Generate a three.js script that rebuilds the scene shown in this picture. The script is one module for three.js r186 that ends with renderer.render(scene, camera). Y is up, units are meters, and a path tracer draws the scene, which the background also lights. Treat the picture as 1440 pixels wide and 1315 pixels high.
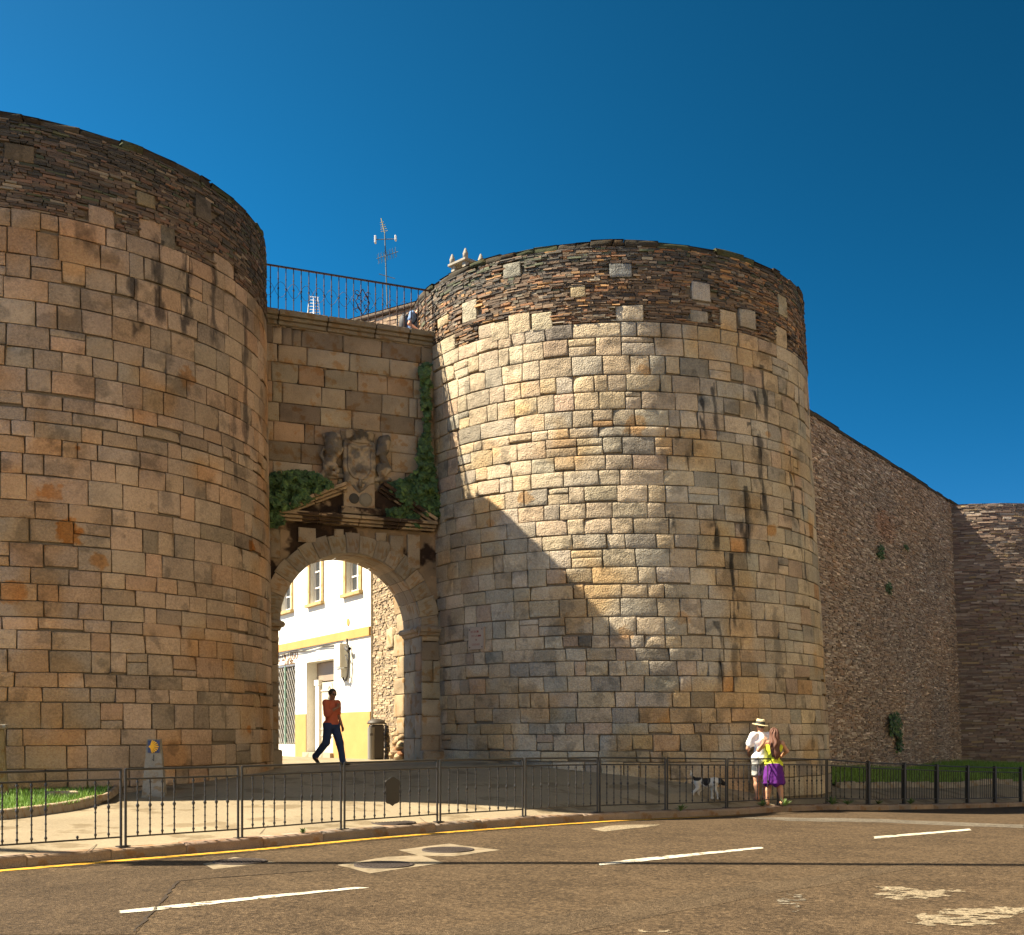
import * as THREE from 'three';
import { mergeGeometries } from 'three/addons/utils/BufferGeometryUtils.js';
import { RoundedBoxGeometry } from 'three/addons/geometries/RoundedBoxGeometry.js';
import { FontLoader } from 'three/addons/loaders/FontLoader.js';
import { TextGeometry } from 'three/addons/geometries/TextGeometry.js';

// ---------------------------------------------------------------- camera, sky, sun, exposure
const F = 1650, HX = 720, HY = 1030, EYE = 1.6;           // focal length and horizon, in pixels of the 1440 x 1315 photograph
const scene = new THREE.Scene();
const camera = new THREE.PerspectiveCamera(2 * Math.atan(HY / F) * 180 / Math.PI, 1440 / (2 * HY), 0.1, 800);
camera.setViewOffset(1440, 2 * HY, 0, 0, 1440, 1315);
camera.position.set(0, EYE, 0);
camera.lookAt(0, EYE, -10);
const SUN_EL = 47.8 * Math.PI / 180, SUN_AZ = 0.11;         // the sun stands to the left, a little on the camera's side of the gate
const sunDir = new THREE.Vector3(-Math.cos(SUN_EL) * Math.cos(SUN_AZ), Math.sin(SUN_EL), Math.cos(SUN_EL) * Math.sin(SUN_AZ));
const renderer = new THREE.WebGLRenderer({ antialias: true });
renderer.setSize(1024, 935);
renderer.toneMapping = THREE.LinearToneMapping;
renderer.toneMappingExposure = 3.45;
renderer.shadowMap.enabled = true;
const sun = new THREE.DirectionalLight(new THREE.Color(1, 0.88, 0.68), 5.0);
sun.position.copy(sunDir).multiplyScalar(120).add(new THREE.Vector3(0, 0, -28));
sun.target.position.set(0, 0, -28);
sun.castShadow = true;
sun.shadow.mapSize.set(4096, 4096);
Object.assign(sun.shadow.camera, { left: -50, right: 50, top: 50, bottom: -50, near: 1, far: 260 });
scene.add(sun, sun.target);
{
  const W = 1024, H = 512, data = new Float32Array(W * H * 4), v = new THREE.Vector3();
  for (let j = 0; j < H; j++) for (let i = 0; i < W; i++) {
    const el = ((j + 0.5) / H - 0.5) * Math.PI, az = ((i + 0.5) / W - 0.5) * 2 * Math.PI;
    v.set(Math.cos(el) * Math.cos(az), Math.sin(el), Math.cos(el) * Math.sin(az));
    const g = Math.acos(THREE.MathUtils.clamp(v.dot(sunDir), -1, 1)) * 180 / Math.PI, e = Math.max(0, el * 180 / Math.PI);
    const air = (0.07 + 1.9 * Math.exp(-e / 11.5)) * (0.44 + 1.9 * Math.exp(-Math.pow(g / 71, 4)));
    const pale = 0.85 * Math.exp(-e / 3.2), glow = 1.7 * Math.exp(-Math.pow(g / 17.5, 1.4));
    const s = 0.405, o = (j * W + i) * 4;
    data[o] = s * (air * (0.02 * (1 - pale) + 0.75 * pale) + glow);
    data[o + 1] = s * (air * (0.385 * (1 - pale) + 0.85 * pale) + glow * 0.93);
    data[o + 2] = s * (air * 0.96 + glow * 0.8);
    data[o + 3] = 1;
  }
  const sky = new THREE.DataTexture(data, W, H, THREE.RGBAFormat, THREE.FloatType);
  sky.mapping = THREE.EquirectangularReflectionMapping;
  sky.magFilter = sky.minFilter = THREE.LinearFilter;
  sky.needsUpdate = true;
  scene.background = sky;
  scene.environment = sky;
}

// ---------------------------------------------------------------- helpers
const V3 = THREE.Vector3, TAU = Math.PI * 2, clamp = THREE.MathUtils.clamp, lerp = THREE.MathUtils.lerp, smooth = THREE.MathUtils.smoothstep;
const v3 = (x, y, z) => new V3(x, y, z);
function rng(seed) { let a = seed >>> 0; return () => { a = (a + 0x6d2b79f5) | 0; let t = Math.imul(a ^ (a >>> 15), 1 | a); t = (t + Math.imul(t ^ (t >>> 7), 61 | t)) ^ t; return ((t ^ (t >>> 14)) >>> 0) / 4294967296; }; }
const hash = (x, y, z) => { let h = Math.imul(x, 374761393) ^ Math.imul(y, 668265263) ^ Math.imul(z, 2147483647 ^ 0x5bd1e995); h = Math.imul(h ^ (h >>> 13), 1274126177); h ^= h >>> 16; return (h >>> 0) / 4294967296; };
function noise(x, y, z = 0) {                                // value noise, 0..1
  const xi = Math.floor(x), yi = Math.floor(y), zi = Math.floor(z), f = (t) => t * t * (3 - 2 * t), u = f(x - xi), w = f(y - yi), q = f(z - zi);
  const L = (k) => lerp(lerp(hash(xi, yi, zi + k), hash(xi + 1, yi, zi + k), u), lerp(hash(xi, yi + 1, zi + k), hash(xi + 1, yi + 1, zi + k), u), w);
  return q === 0 ? L(0) : lerp(L(0), L(1), q);
}
const fbm = (x, y, z = 0, n = 4) => { let s = 0, a = 0.5, t = 0; for (let i = 0; i < n; i++) { s += a * noise(x, y, z + i * 7); t += a; a *= 0.5; x *= 2.03; y *= 2.03; } return s / t; };
function tnoise(x, y, p, seed) {                             // tileable value noise of period p
  const xi = Math.floor(x), yi = Math.floor(y), f = (t) => t * t * (3 - 2 * t), u = f(x - xi), w = f(y - yi), m = (k) => ((k % p) + p) % p;
  return lerp(lerp(hash(m(xi), m(yi), seed), hash(m(xi + 1), m(yi), seed), u), lerp(hash(m(xi), m(yi + 1), seed), hash(m(xi + 1), m(yi + 1), seed), u), w);
}
const tfbm = (u, v, p, seed, n = 4) => { let s = 0, a = 0.5, t = 0; for (let i = 0; i < n; i++) { s += a * tnoise(u * p, v * p, p, seed + i); t += a; a *= 0.55; p *= 2; } return s / t; };
function texture(w, h, fn, srgb = true) {                    // fn(u, v) gives [r, g, b] in 0..1; row 0 is v = 0
  const d = new Uint8Array(w * h * 4);
  for (let j = 0; j < h; j++) for (let i = 0; i < w; i++) { const c = fn((i + 0.5) / w, (j + 0.5) / h), o = (j * w + i) * 4; for (let k = 0; k < 3; k++) d[o + k] = clamp(c[k], 0, 1) * 255; d[o + 3] = 255; }
  const t = new THREE.DataTexture(d, w, h);
  t.wrapS = t.wrapT = THREE.RepeatWrapping; t.magFilter = THREE.LinearFilter; t.minFilter = THREE.LinearFilter;
  if (srgb) t.colorSpace = THREE.SRGBColorSpace;
  t.needsUpdate = true;
  return t;
}
const gray = (x) => [x, x, x];
const scaled = (t, x, y, ox = 0, oy = 0) => { const c = t.clone(); c.repeat.set(x, y); c.offset.set(ox, oy); c.needsUpdate = true; return c; };
const std = (color, roughness = 0.9, more = {}) => new (roughness > 0.87 ? THREE.MeshPhysicalMaterial : THREE.MeshStandardMaterial)({ ...(roughness > 0.87 ? { specularIntensity: 0.25 } : {}), color: Array.isArray(color) ? new THREE.Color().setRGB(...color) : color, roughness, ...more });
const ray = (px, py, d) => v3((px - HX) * d / F, EYE - (py - HY) * d / F, -d);

const used = new Map();
function numbered(name) { const n = used.get(name) ?? 0; used.set(name, n + 1); return n ? `${name}_${String(n).padStart(3, '0')}` : name; }
function tag(o, label, category, group, kind) { o.userData = { label, category }; if (group) o.userData.group = group; if (kind) o.userData.kind = kind; return o; }
function thing(name, label, category, pos = [0, 0, 0], turn = 0, group) {
  const o = new THREE.Group(); o.name = numbered(name); scene.add(o); o.position.set(...pos); o.rotation.y = turn;
  return tag(o, label, category, group);
}
function part(name, geometry, material, parent) {
  const m = new THREE.Mesh(Array.isArray(geometry) ? mergeGeometries(geometry.map(plain)) : geometry, material);
  m.name = parent === scene ? numbered(name) : name; m.castShadow = m.receiveShadow = true; parent.add(m);
  return m;
}
function plain(g) {                                           // unindexed, with uv in metres taken from the side that each face looks to
  const q = g.index ? g.toNonIndexed() : g; if (!q.attributes.normal) q.computeVertexNormals();
  for (const k of Object.keys(q.attributes)) if (!['position', 'normal'].includes(k)) q.deleteAttribute(k);
  const p = q.attributes.position, n = q.attributes.normal, uv = new Float32Array(p.count * 2);
  for (let i = 0; i < p.count; i++) { const x = Math.abs(n.getX(i)), y = Math.abs(n.getY(i)), z = Math.abs(n.getZ(i)); uv[2 * i] = y > x && y > z ? p.getX(i) : x > z ? p.getZ(i) : p.getX(i); uv[2 * i + 1] = y > x && y > z ? p.getZ(i) : p.getY(i); }
  q.setAttribute('uv', new THREE.BufferAttribute(uv, 2));
  return q;
}
function structure(name, geometry, material, label, category) { const m = part(name, geometry, material, scene); m.userData = { kind: 'structure', label, category }; return m; }
const box = (w, h, d, x = 0, y = 0, z = 0) => new THREE.BoxGeometry(w, h, d).translate(x, y, z);
const rbox = (w, h, d, r, x = 0, y = 0, z = 0) => new RoundedBoxGeometry(w, h, d, 2, r).translate(x, y, z);
function rod(a, b, r, r2 = r, n = 8) { const d = b.clone().sub(a), g = new THREE.CylinderGeometry(r2, r, d.length(), n); g.applyQuaternion(new THREE.Quaternion().setFromUnitVectors(v3(0, 1, 0), d.clone().normalize())); return g.translate(...a.clone().add(b).multiplyScalar(0.5)); }
const tube = (pts, r, n = 24, k = 6) => new THREE.TubeGeometry(new THREE.CatmullRomCurve3(pts), n, r, k);

class MB {                                                   // collects triangles with uv and colour
  constructor() { this.p = []; this.u = []; this.c = []; this.i = []; this.n = []; }
  vert(x, y, z, u, v, c) { this.p.push(x, y, z); this.u.push(u, v); this.c.push(c[0], c[1], c[2]); return this.p.length / 3 - 1; }
  tri(a, b, c) { this.i.push(a, b, c); }
  quad(a, b, c, d) { this.i.push(a, b, c, a, c, d); }
  flat(pts, uvs, c) { const k = pts.map((q, j) => this.vert(q.x, q.y, q.z, uvs[j][0], uvs[j][1], c)); if (k.length === 3) this.tri(...k); else this.quad(...k); }
  geometry() {
    const g = new THREE.BufferGeometry();
    g.setAttribute('position', new THREE.Float32BufferAttribute(this.p, 3)); g.setAttribute('uv', new THREE.Float32BufferAttribute(this.u, 2)); g.setAttribute('color', new THREE.Float32BufferAttribute(this.c, 3));
    g.setIndex(this.i); g.computeVertexNormals();
    return g;
  }
}
// A dressed block on a surface surf(a, b, out): a domed and worn front with rounded edges, and sides that run back into the joint.
function block(mb, surf, a0, a1, b0, b1, c, o = {}) {
  const { gap = 0.009, bevel = 0.03, deep = 0.022, rough = 0.014, out = 0, back = 0.13, seed = 1, nx = 2, ny = 2, skew = 0.008, freq = 4.2, chip = 0 } = o, r = rng(seed);
  a0 += gap; a1 -= gap; b0 += gap; b1 -= gap;
  const w = a1 - a0, h = b1 - b0, sk = Array.from({ length: 8 }, () => (r() - 0.5) * 2 * skew), tilt = (r() - 0.5) * 0.008, tilt2 = (r() - 0.5) * 0.008;
  const us = [0, Math.min(0.3, bevel / w)], vs = [0, Math.min(0.3, bevel / h)];
  for (let k = 1; k <= nx; k++) us.push(us[1] + (1 - 2 * us[1]) * k / (nx + 1));
  for (let k = 1; k <= ny; k++) vs.push(vs[1] + (1 - 2 * vs[1]) * k / (ny + 1));
  us.push(1 - us[1], 1); vs.push(1 - vs[1], 1);
  const N = us.length, M = vs.length, id = [], put = (u, v, e) => {
    const da = lerp(lerp(sk[0], sk[1], u), lerp(sk[2], sk[3], u), v), db = lerp(lerp(sk[4], sk[5], u), lerp(sk[6], sk[7], u), v), a = a0 + u * w + da, b = b0 + v * h + db, q = surf(a, b, e);
    return mb.vert(q.x, q.y, q.z, a, b, c);
  };
  const chipped = chip > 0 && r() < chip ? Math.floor(r() * 4) : -1;
  for (let j = 0; j < M; j++) for (let i = 0; i < N; i++) {
    const rim = i === 0 || j === 0 || i === N - 1 || j === M - 1, corner = (i === 0 || i === N - 1) && (j === 0 || j === M - 1);
    let e = out + tilt * (us[i] - 0.5) * 2 + tilt2 * (vs[j] - 0.5) * 2 + (noise((a0 + us[i] * w) * freq, (b0 + vs[j] * h) * freq, seed % 97) - 0.5) * 2 * rough;
    if (rim) e = out - deep - (corner ? 0.008 : 0) + (r() - 0.5) * 0.008;
    if (chipped >= 0) { const cu = chipped & 1 ? 1 - us[i] : us[i], cv = chipped & 2 ? 1 - vs[j] : vs[j]; e -= 0.05 * Math.max(0, 1 - (cu * w + cv * h) / 0.22); }
    id.push(put(us[i], vs[j], e));
  }
  for (let j = 0; j < M - 1; j++) for (let i = 0; i < N - 1; i++) mb.quad(id[j * N + i], id[j * N + i + 1], id[(j + 1) * N + i + 1], id[(j + 1) * N + i]);
  const ring = [[0, 0], [1, 0], [1, 1], [0, 1]], fr = ring.map(([u, v]) => put(u, v, out - deep)), bk = ring.map(([u, v]) => put(u, v, out - back));
  for (let k = 0; k < 4; k++) mb.quad(fr[k], bk[k], bk[(k + 1) % 4], fr[(k + 1) % 4]);
}
// Coursed slate rubble: thin uneven pieces, each a little box of its own.
function rubble(mb, surf, A0, A1, B0, B1, o = {}) {
  const { h0 = 0.045, h1 = 0.1, w0 = 0.14, w1 = 0.5, color, skip = () => false, seed = 5, proud = 0.035, back = 0.12, wave = 0.05, gap = 0.006 } = o, r = rng(seed);
  const bend = (a, b) => b + (noise(a * 0.55, b * 0.9, seed) - 0.5) * wave * 2 * Math.min(1, (b - B0) / 0.3, (B1 - b) / 0.3);
  for (let b = B0; b < B1;) {
    const h = Math.min(lerp(h0, h1, r() ** 1.3), B1 - b);
    for (let a = A0 - r() * w1; a < A1;) {
      const w = lerp(w0, w1, r() ** 1.6), x0 = Math.max(A0, a), x1 = Math.min(A1, a + w);
      const two = r() < 0.16 && h > 0.07;
      if (x1 - x0 > 0.05 && !skip((x0 + x1) / 2, b + h / 2, x1 - x0, h)) for (let k = 0; k < (two ? 2 : 1); k++) {
        const y0 = b + (two ? k * h / 2 : 0) + gap * r(), y1 = b + (two ? (k + 1) * h / 2 : h) - gap * r(), e = (r() - 0.4) * proud, g = gap * (0.6 + r()), j = () => (r() - 0.5) * Math.min(0.02, h * 0.3);
        const c = color(r, (x0 + x1) / 2, b), P = [[x0 + g, y0, e], [x1 - g, y0, e], [x1 - g, y1, e], [x0 + g, y1, e]].map(([p, q, f]) => { const qa = p + j() * 1.2, qb = bend(p, q) + j() * 0.6; return [qa, qb, f + (r() - 0.5) * 0.018]; });
        const f = P.map(([p, q, s]) => surf(p, q, s)), t = P.map(([p, q]) => surf(p + (p > (x0 + x1) / 2 ? -0.01 : 0.01), q, -back)), uv = P.map(([p, q]) => [p, q]);
        mb.flat(f, uv, c);
        for (let m = 0; m < 4; m++) { const n = (m + 1) % 4; mb.flat([f[m], t[m], t[n], f[n]], [uv[m], uv[m], uv[n], uv[n]], c); }
      }
      a += w;
    }
    b += h;
  }
}
// Naive surface nets of a distance field inside a box.
function nets(fn, mn, mx, h, color) {
  const n = [0, 1, 2].map((k) => Math.ceil((mx[k] - mn[k]) / h) + 2), [nx, ny, nz] = n, val = new Float32Array(nx * ny * nz), at = (i, j, k) => (k * ny + j) * nx + i;
  const B = 5, far = B * h * 0.5 * Math.sqrt(3) * 1.25 + 0.012;   // blocks that lie well away from the surface take the value at their middle
  for (let K = 0; K < nz; K += B) for (let J = 0; J < ny; J += B) for (let I = 0; I < nx; I += B) {
    const m = fn(mn[0] + (I + (B - 1) / 2) * h, mn[1] + (J + (B - 1) / 2) * h, mn[2] + (K + (B - 1) / 2) * h), skip = Math.abs(m) > far;
    for (let k = K; k < Math.min(nz, K + B); k++) for (let j = J; j < Math.min(ny, J + B); j++) for (let i = I; i < Math.min(nx, I + B); i++) val[at(i, j, k)] = skip ? m : fn(mn[0] + i * h, mn[1] + j * h, mn[2] + k * h);
  }
  const map = new Int32Array(nx * ny * nz).fill(-1), P = [], I = [], N = [], C = [];
  const E = [[0, 1], [2, 3], [4, 5], [6, 7], [0, 2], [1, 3], [4, 6], [5, 7], [0, 4], [1, 5], [2, 6], [3, 7]];
  for (let k = 0; k < nz - 1; k++) for (let j = 0; j < ny - 1; j++) for (let i = 0; i < nx - 1; i++) {
    if (Math.abs(val[at(i, j, k)]) > 5 * h) continue;
    const v = []; let inside = 0;
    for (let q = 0; q < 8; q++) { v[q] = val[at(i + (q & 1), j + ((q >> 1) & 1), k + (q >> 2))]; if (v[q] < 0) inside++; }
    if (inside === 0 || inside === 8) continue;
    let x = 0, y = 0, z = 0, m = 0;
    for (const [a, b] of E) if ((v[a] < 0) !== (v[b] < 0)) { const t = v[a] / (v[a] - v[b]); x += lerp(a & 1, b & 1, t); y += lerp((a >> 1) & 1, (b >> 1) & 1, t); z += lerp(a >> 2, b >> 2, t); m++; }
    x = mn[0] + (i + x / m) * h; y = mn[1] + (j + y / m) * h; z = mn[2] + (k + z / m) * h;
    map[at(i, j, k)] = P.length / 3; P.push(x, y, z);
    const e = h * 0.4, g = v3(fn(x + e, y, z) - fn(x - e, y, z), fn(x, y + e, z) - fn(x, y - e, z), fn(x, y, z + e) - fn(x, y, z - e)).normalize();
    N.push(g.x, g.y, g.z);
    if (color) C.push(...color(x, y, z));
  }
  const quad = (a, b, c, d, flip) => { if (a < 0 || b < 0 || c < 0 || d < 0) return; if (flip) I.push(a, c, b, a, d, c); else I.push(a, b, c, a, c, d); };
  for (let k = 1; k < nz - 1; k++) for (let j = 1; j < ny - 1; j++) for (let i = 1; i < nx - 1; i++) {
    const c = val[at(i, j, k)], s = c < 0;
    if (Math.abs(c) > 5 * h) continue;
    if (s !== (val[at(i + 1, j, k)] < 0)) quad(map[at(i, j - 1, k - 1)], map[at(i, j, k - 1)], map[at(i, j, k)], map[at(i, j - 1, k)], !s);
    if (s !== (val[at(i, j + 1, k)] < 0)) quad(map[at(i - 1, j, k - 1)], map[at(i - 1, j, k)], map[at(i, j, k)], map[at(i, j, k - 1)], !s);
    if (s !== (val[at(i, j, k + 1)] < 0)) quad(map[at(i - 1, j - 1, k)], map[at(i, j - 1, k)], map[at(i, j, k)], map[at(i - 1, j, k)], !s);
  }
  const g = new THREE.BufferGeometry();
  g.setAttribute('position', new THREE.Float32BufferAttribute(P, 3)); g.setAttribute('normal', new THREE.Float32BufferAttribute(N, 3));
  if (color) g.setAttribute('color', new THREE.Float32BufferAttribute(C, 3));
  const uv = new Float32Array(P.length / 3 * 2); for (let i = 0; i < uv.length / 2; i++) { uv[2 * i] = P[3 * i] + P[3 * i + 2]; uv[2 * i + 1] = P[3 * i + 1]; }
  g.setAttribute('uv', new THREE.BufferAttribute(uv, 2)); g.setIndex(I);
  return g;
}
const smin = (a, b, k) => { const e = a < b ? b - a : a - b, m = a < b ? a : b; if (e >= k) return m; const h = (k - e) / k; return m - h * h * k * 0.25; };
const bone = (a, b, ra, rb = ra) => { const [ax, ay, az] = a, dx = b[0] - ax, dy = b[1] - ay, dz = b[2] - az, L = 1 / (dx * dx + dy * dy + dz * dz + 1e-9); return (x, y, z) => { let t = ((x - ax) * dx + (y - ay) * dy + (z - az) * dz) * L; t = t < 0 ? 0 : t > 1 ? 1 : t; const u = x - ax - t * dx, v = y - ay - t * dy, w = z - az - t * dz; return Math.sqrt(u * u + v * v + w * w) - ra - (rb - ra) * t; }; };
const egg = (c, r) => { const m = Math.min(...r); return (x, y, z) => { const X = (x - c[0]) / r[0], Y = (y - c[1]) / r[1], Z = (z - c[2]) / r[2], q = Math.sqrt(X * X + Y * Y + Z * Z), a = X / r[0], b = Y / r[1], e = Z / r[2], g = Math.sqrt(a * a + b * b + e * e); return g < 1e-6 ? -m : q * (q - 1) / g; }; };
const union = (list, k = 0.03) => (x, y, z) => { let d = 1e3; for (const f of list) d = smin(d, f(x, y, z), k); return d; };

// ---------------------------------------------------------------- lie of the land: kerb line and heights read from the photograph
const POSTS = [[-6.1, 13.7, 0.13], [-4.89, 14.95, 0.13], [-3.67, 16.15, 0.13], [-2.43, 17.4, 0.15], [-1.08, 18.7, 0.16], [0.3, 19.9, 0.16], [1.66, 21.1, 0.15], [3.04, 22.3, 0.11], [4.43, 23.6, 0.07], [5.79, 25.0, 0.04], [7.2, 26.4, -0.01], [8.56, 27.8, -0.12], [9.88, 29.2, -0.19], [11.2, 30.6, -0.27], [12.55, 32.0, -0.34], [13.85, 33.35, -0.4], [15.2, 34.75, -0.46]];
const KERB = [[-26, -6.5, 0.14], [-16.2, 3.3, 0.13], [-9, 10.7, 0.13], ...POSTS, [20, 39.8, -0.6], [28, 48, -0.7], [40, 60, -0.7]];
const KD = [0.694, 0.72], KO = [-4.89, 14.95];               // direction and origin of the kerb's straight run, in (x, depth)
const along = (x, d) => (x - KO[0]) * KD[0] + (d - KO[1]) * KD[1];
const KT = KERB.map(([x, d]) => along(x, d));
function kerbAt(t) {
  let i = 1; while (i < KT.length - 1 && KT[i] < t) i++;
  const k = (t - KT[i - 1]) / (KT[i] - KT[i - 1]), a = KERB[i - 1], b = KERB[i];
  return [lerp(a[0], b[0], k), lerp(a[1], b[1], k), lerp(a[2], b[2], clamp(k, 0, 1))];
}
const side = (x, d) => { const k = kerbAt(along(x, d)); return (x - k[0]) * -KD[1] + (d - k[1]) * KD[0]; };   // metres behind the kerb
const roadY = (x, d) => { const y = kerbAt(along(x, d))[2] - 0.13, s = side(x, d); return y * smooth(s, -9, -0.5); };
const GROUND = [...KERB.filter((k, i) => i > 0 && i < KERB.length - 1),
  [-2.13, 27.65, 0.93], [-5.1, 26, 0.82], [-3.4, 27.3, 0.86], [-1.14, 26.8, 0.95], [0.62, 25.6, 0.86], [2.5, 25.1, 0.70], [4.3, 25.4, 0.52], [6.1, 26.6, 0.34], [7.9, 29.3, 0.17],
  [-6.15, 21.15, 0.6], [-4.9, 23, 0.72], [-6.3, 20.6, 0.46], [-8.5, 19.2, 0.45], [-11, 18.6, 0.4], [-3.74, 19.3, 0.31], [-0.5, 21.2, 0.36],
  [-4, 31.3, 0.88], [-7, 38, 0.85], [-9, 45, 0.85], [0, 50, 0.9], [-20, 30, 0.6], [-30, 20, 0.4], [-20, 60, 0.9], [15, 60, 0.4],
  [8.6, 29.6, 0.1], [11.6, 33.4, -0.02], [15.6, 36.4, -0.1], [13, 41.5, 0.2], [19.6, 50.4, 0.2], [21.4, 42, 0], [30, 55, 0.1]];
const landY = (() => {                                       // thin-plate spline through the measured heights
  const P = GROUND, n = P.length, A = [], U = (r2) => (r2 < 1e-9 ? 0 : r2 * Math.log(r2) * 0.5);
  for (let i = 0; i < n; i++) { const row = P.map((q, j) => U((q[0] - P[i][0]) ** 2 + (q[1] - P[i][1]) ** 2) + (i === j ? 0.6 : 0)); A.push([...row, 1, P[i][0], P[i][1], P[i][2]]); }
  for (let k = 0; k < 3; k++) A.push([...P.map((q) => [1, q[0], q[1]][k]), 0, 0, 0, 0]);
  const m = n + 3;
  for (let c = 0; c < m; c++) { let p = c; for (let r = c + 1; r < m; r++) if (Math.abs(A[r][c]) > Math.abs(A[p][c])) p = r; [A[c], A[p]] = [A[p], A[c]]; for (let r = 0; r < m; r++) if (r !== c) { const f = A[r][c] / A[c][c]; if (f) for (let k = c; k <= m; k++) A[r][k] -= f * A[c][k]; } }
  const w = A.map((row, i) => row[m] / row[i]);
  return (x, d) => { let y = w[n] + w[n + 1] * x + w[n + 2] * d; for (let i = 0; i < n; i++) y += w[i] * U((x - P[i][0]) ** 2 + (d - P[i][1]) ** 2); const s = side(x, d); return lerp(kerbAt(along(x, d))[2], clamp(y, -0.8, 1.1), smooth(s, 0.1, 0.9)); };
})();
function hit(px, py, height, from = 5) { for (let d = from; d < 80; d += 0.02) { const x = (px - HX) * d / F; if (EYE - (py - HY) * d / F <= height(x, d)) return v3(x, height(x, d), -d); } return v3((px - HX) * 80 / F, 0, -80); }
const onLand = (px, py) => hit(px, py, landY, 14), onRoad = (px, py) => hit(px, py, roadY, 4);

// ---------------------------------------------------------------- textures and materials
const grainBump = texture(512, 512, (u, v) => gray(0.55 * tfbm(u, v, 8, 3, 5) + 0.3 * tfbm(u, v, 64, 21, 2) + 0.15 * (tnoise(u * 40, v * 40, 40, 9) > 0.25 ? 1 : 0.3)), false);
const slateBump = texture(256, 256, (u, v) => gray(0.6 * tfbm(u, v * 3, 6, 31, 4) + 0.4 * tfbm(u, v, 40, 37, 2)), false);
const asphaltMap = texture(1024, 1024, (u, v) => { const c = tfbm(u, v, 5, 41, 4), f = tnoise(u * 300, v * 300, 300, 45), s = tnoise(u * 420, v * 420, 420, 47), m = tnoise(u * 110, v * 110, 110, 49), q = tnoise(u * 62, v * 62, 62, 51), k = 0.72 + 0.2 * (c - 0.5) + 0.26 * (f - 0.5) + 0.3 * (m - 0.5) + 0.16 * (q - 0.5) + (s > 0.86 ? 0.2 : 0) + (m > 0.88 ? 0.14 : 0); return [k, k * 0.985, k * 0.96]; });
const asphaltBump = texture(512, 512, (u, v) => gray(0.7 * tnoise(u * 150, v * 150, 150, 53) + 0.3 * tfbm(u, v, 12, 57, 3)), false);
const concreteMap = texture(1024, 1024, (u, v) => { const c = tfbm(u, v, 4, 61, 5), f = tnoise(u * 260, v * 260, 260, 63), st = smooth(tfbm(u, v, 9, 67, 4), 0.6, 0.72), k = 0.88 + 0.2 * (c - 0.5) + 0.1 * (f - 0.5) - 0.13 * st; return [k, k * (0.985 - 0.02 * st), k * (0.96 - 0.05 * st)]; });
const plasterMap = texture(512, 512, (u, v) => { const k = 0.93 + 0.12 * (tfbm(u, v, 4, 71, 5) - 0.5) + 0.05 * (tnoise(u * 120, v * 120, 120, 73) - 0.5); return [k, k, k * 0.985]; });
const mortar = std([0.17, 0.135, 0.095], 1, { bumpMap: scaled(grainBump, 1, 1), bumpScale: 0.02 });
const slateMat = std([1, 1, 1], 0.85, { vertexColors: true, bumpMap: scaled(slateBump, 2.2, 2.2), bumpScale: 0.012 });
const iron = std([0.022, 0.021, 0.02], 0.55, { metalness: 0.3 });
const ironGrey = std([0.035, 0.032, 0.028], 0.45, { metalness: 0.4 });
const mottle = texture(1024, 1024, (u, v) => { const c = tfbm(u, v, 7, 81, 5), f = tnoise(u * 380, v * 380, 380, 83), o = smooth(tfbm(u, v, 11, 87, 4), 0.58, 0.75), k = 0.9 + 0.24 * (c - 0.5) + 0.17 * (f - 0.5); return [k * (1 - 0.05 * o), k * (1 - 0.14 * o), k * (1 - 0.25 * o)]; });
const stoneMat = std([1, 1, 1], 0.92, { vertexColors: true, map: scaled(mottle, 0.42, 0.42), bumpMap: scaled(grainBump, 0.9, 0.9), bumpScale: 0.016 });
const pick = (r, list) => { let t = r() * list.reduce((s, q) => s + q[0], 0); for (const q of list) if ((t -= q[0]) <= 0) return q[1]; return list[0][1]; };
const vary = (r, c, k = 0.18) => { const m = 1 + (r() - 0.5) * 2 * k; return c.map((x) => x * m * (1 + (r() - 0.5) * 0.035)); };
// ---------------------------------------------------------------- ground, road, kerb
function sheet(ts, ss, height, lift = 0) {
  const mb = new MB(), N = ss.length;
  for (const t of ts) for (const s of ss) { const k = kerbAt(t), x = k[0] - KD[1] * s, d = k[1] + KD[0] * s; mb.vert(x, height(x, d, t, s) + lift, -d, t, s, [1, 1, 1]); }
  for (let i = 0; i < ts.length - 1; i++) for (let j = 0; j < N - 1; j++) mb.quad(i * N + j, (i + 1) * N + j, (i + 1) * N + j + 1, i * N + j + 1);
  return mb.geometry();
}
const range = (a, b, step) => Array.from({ length: Math.round((b - a) / step) + 1 }, (_, i) => a + i * step);
const asphalt = std([0.128, 0.09, 0.054], 0.93, { map: scaled(asphaltMap, 0.36, 0.36), bumpMap: scaled(asphaltBump, 0.9, 0.9), bumpScale: 0.012 });
const paving = std([0.315, 0.265, 0.186], 0.9, { map: scaled(concreteMap, 0.21, 0.21), bumpMap: scaled(grainBump, 1.4, 1.4), bumpScale: 0.006 });
structure('ground', new THREE.PlaneGeometry(900, 900).rotateX(-Math.PI / 2).translate(0, -1.1, -100), std([0.2, 0.17, 0.12], 1), 'bare ground around the old town', 'ground');
structure('road', sheet(range(-40, 55, 0.5), [-34, -26, -20, -16, -13, -11, -9, -8, -7, -6, -5, -4, -3, -2.2, -1.4, -0.7, 0.03], (x, d, t, s) => roadY(x, d)), asphalt, 'grey asphalt road running past the fence', 'road');
structure('far_pavement', sheet(range(-30, 45, 1), [-17.2, -15.8, -14.5, -14.42], (x, d, t, s) => (s < -14.45 ? 0.13 : -0.02)), paving, 'pale pavement on the houses side of the road', 'pavement');
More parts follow.
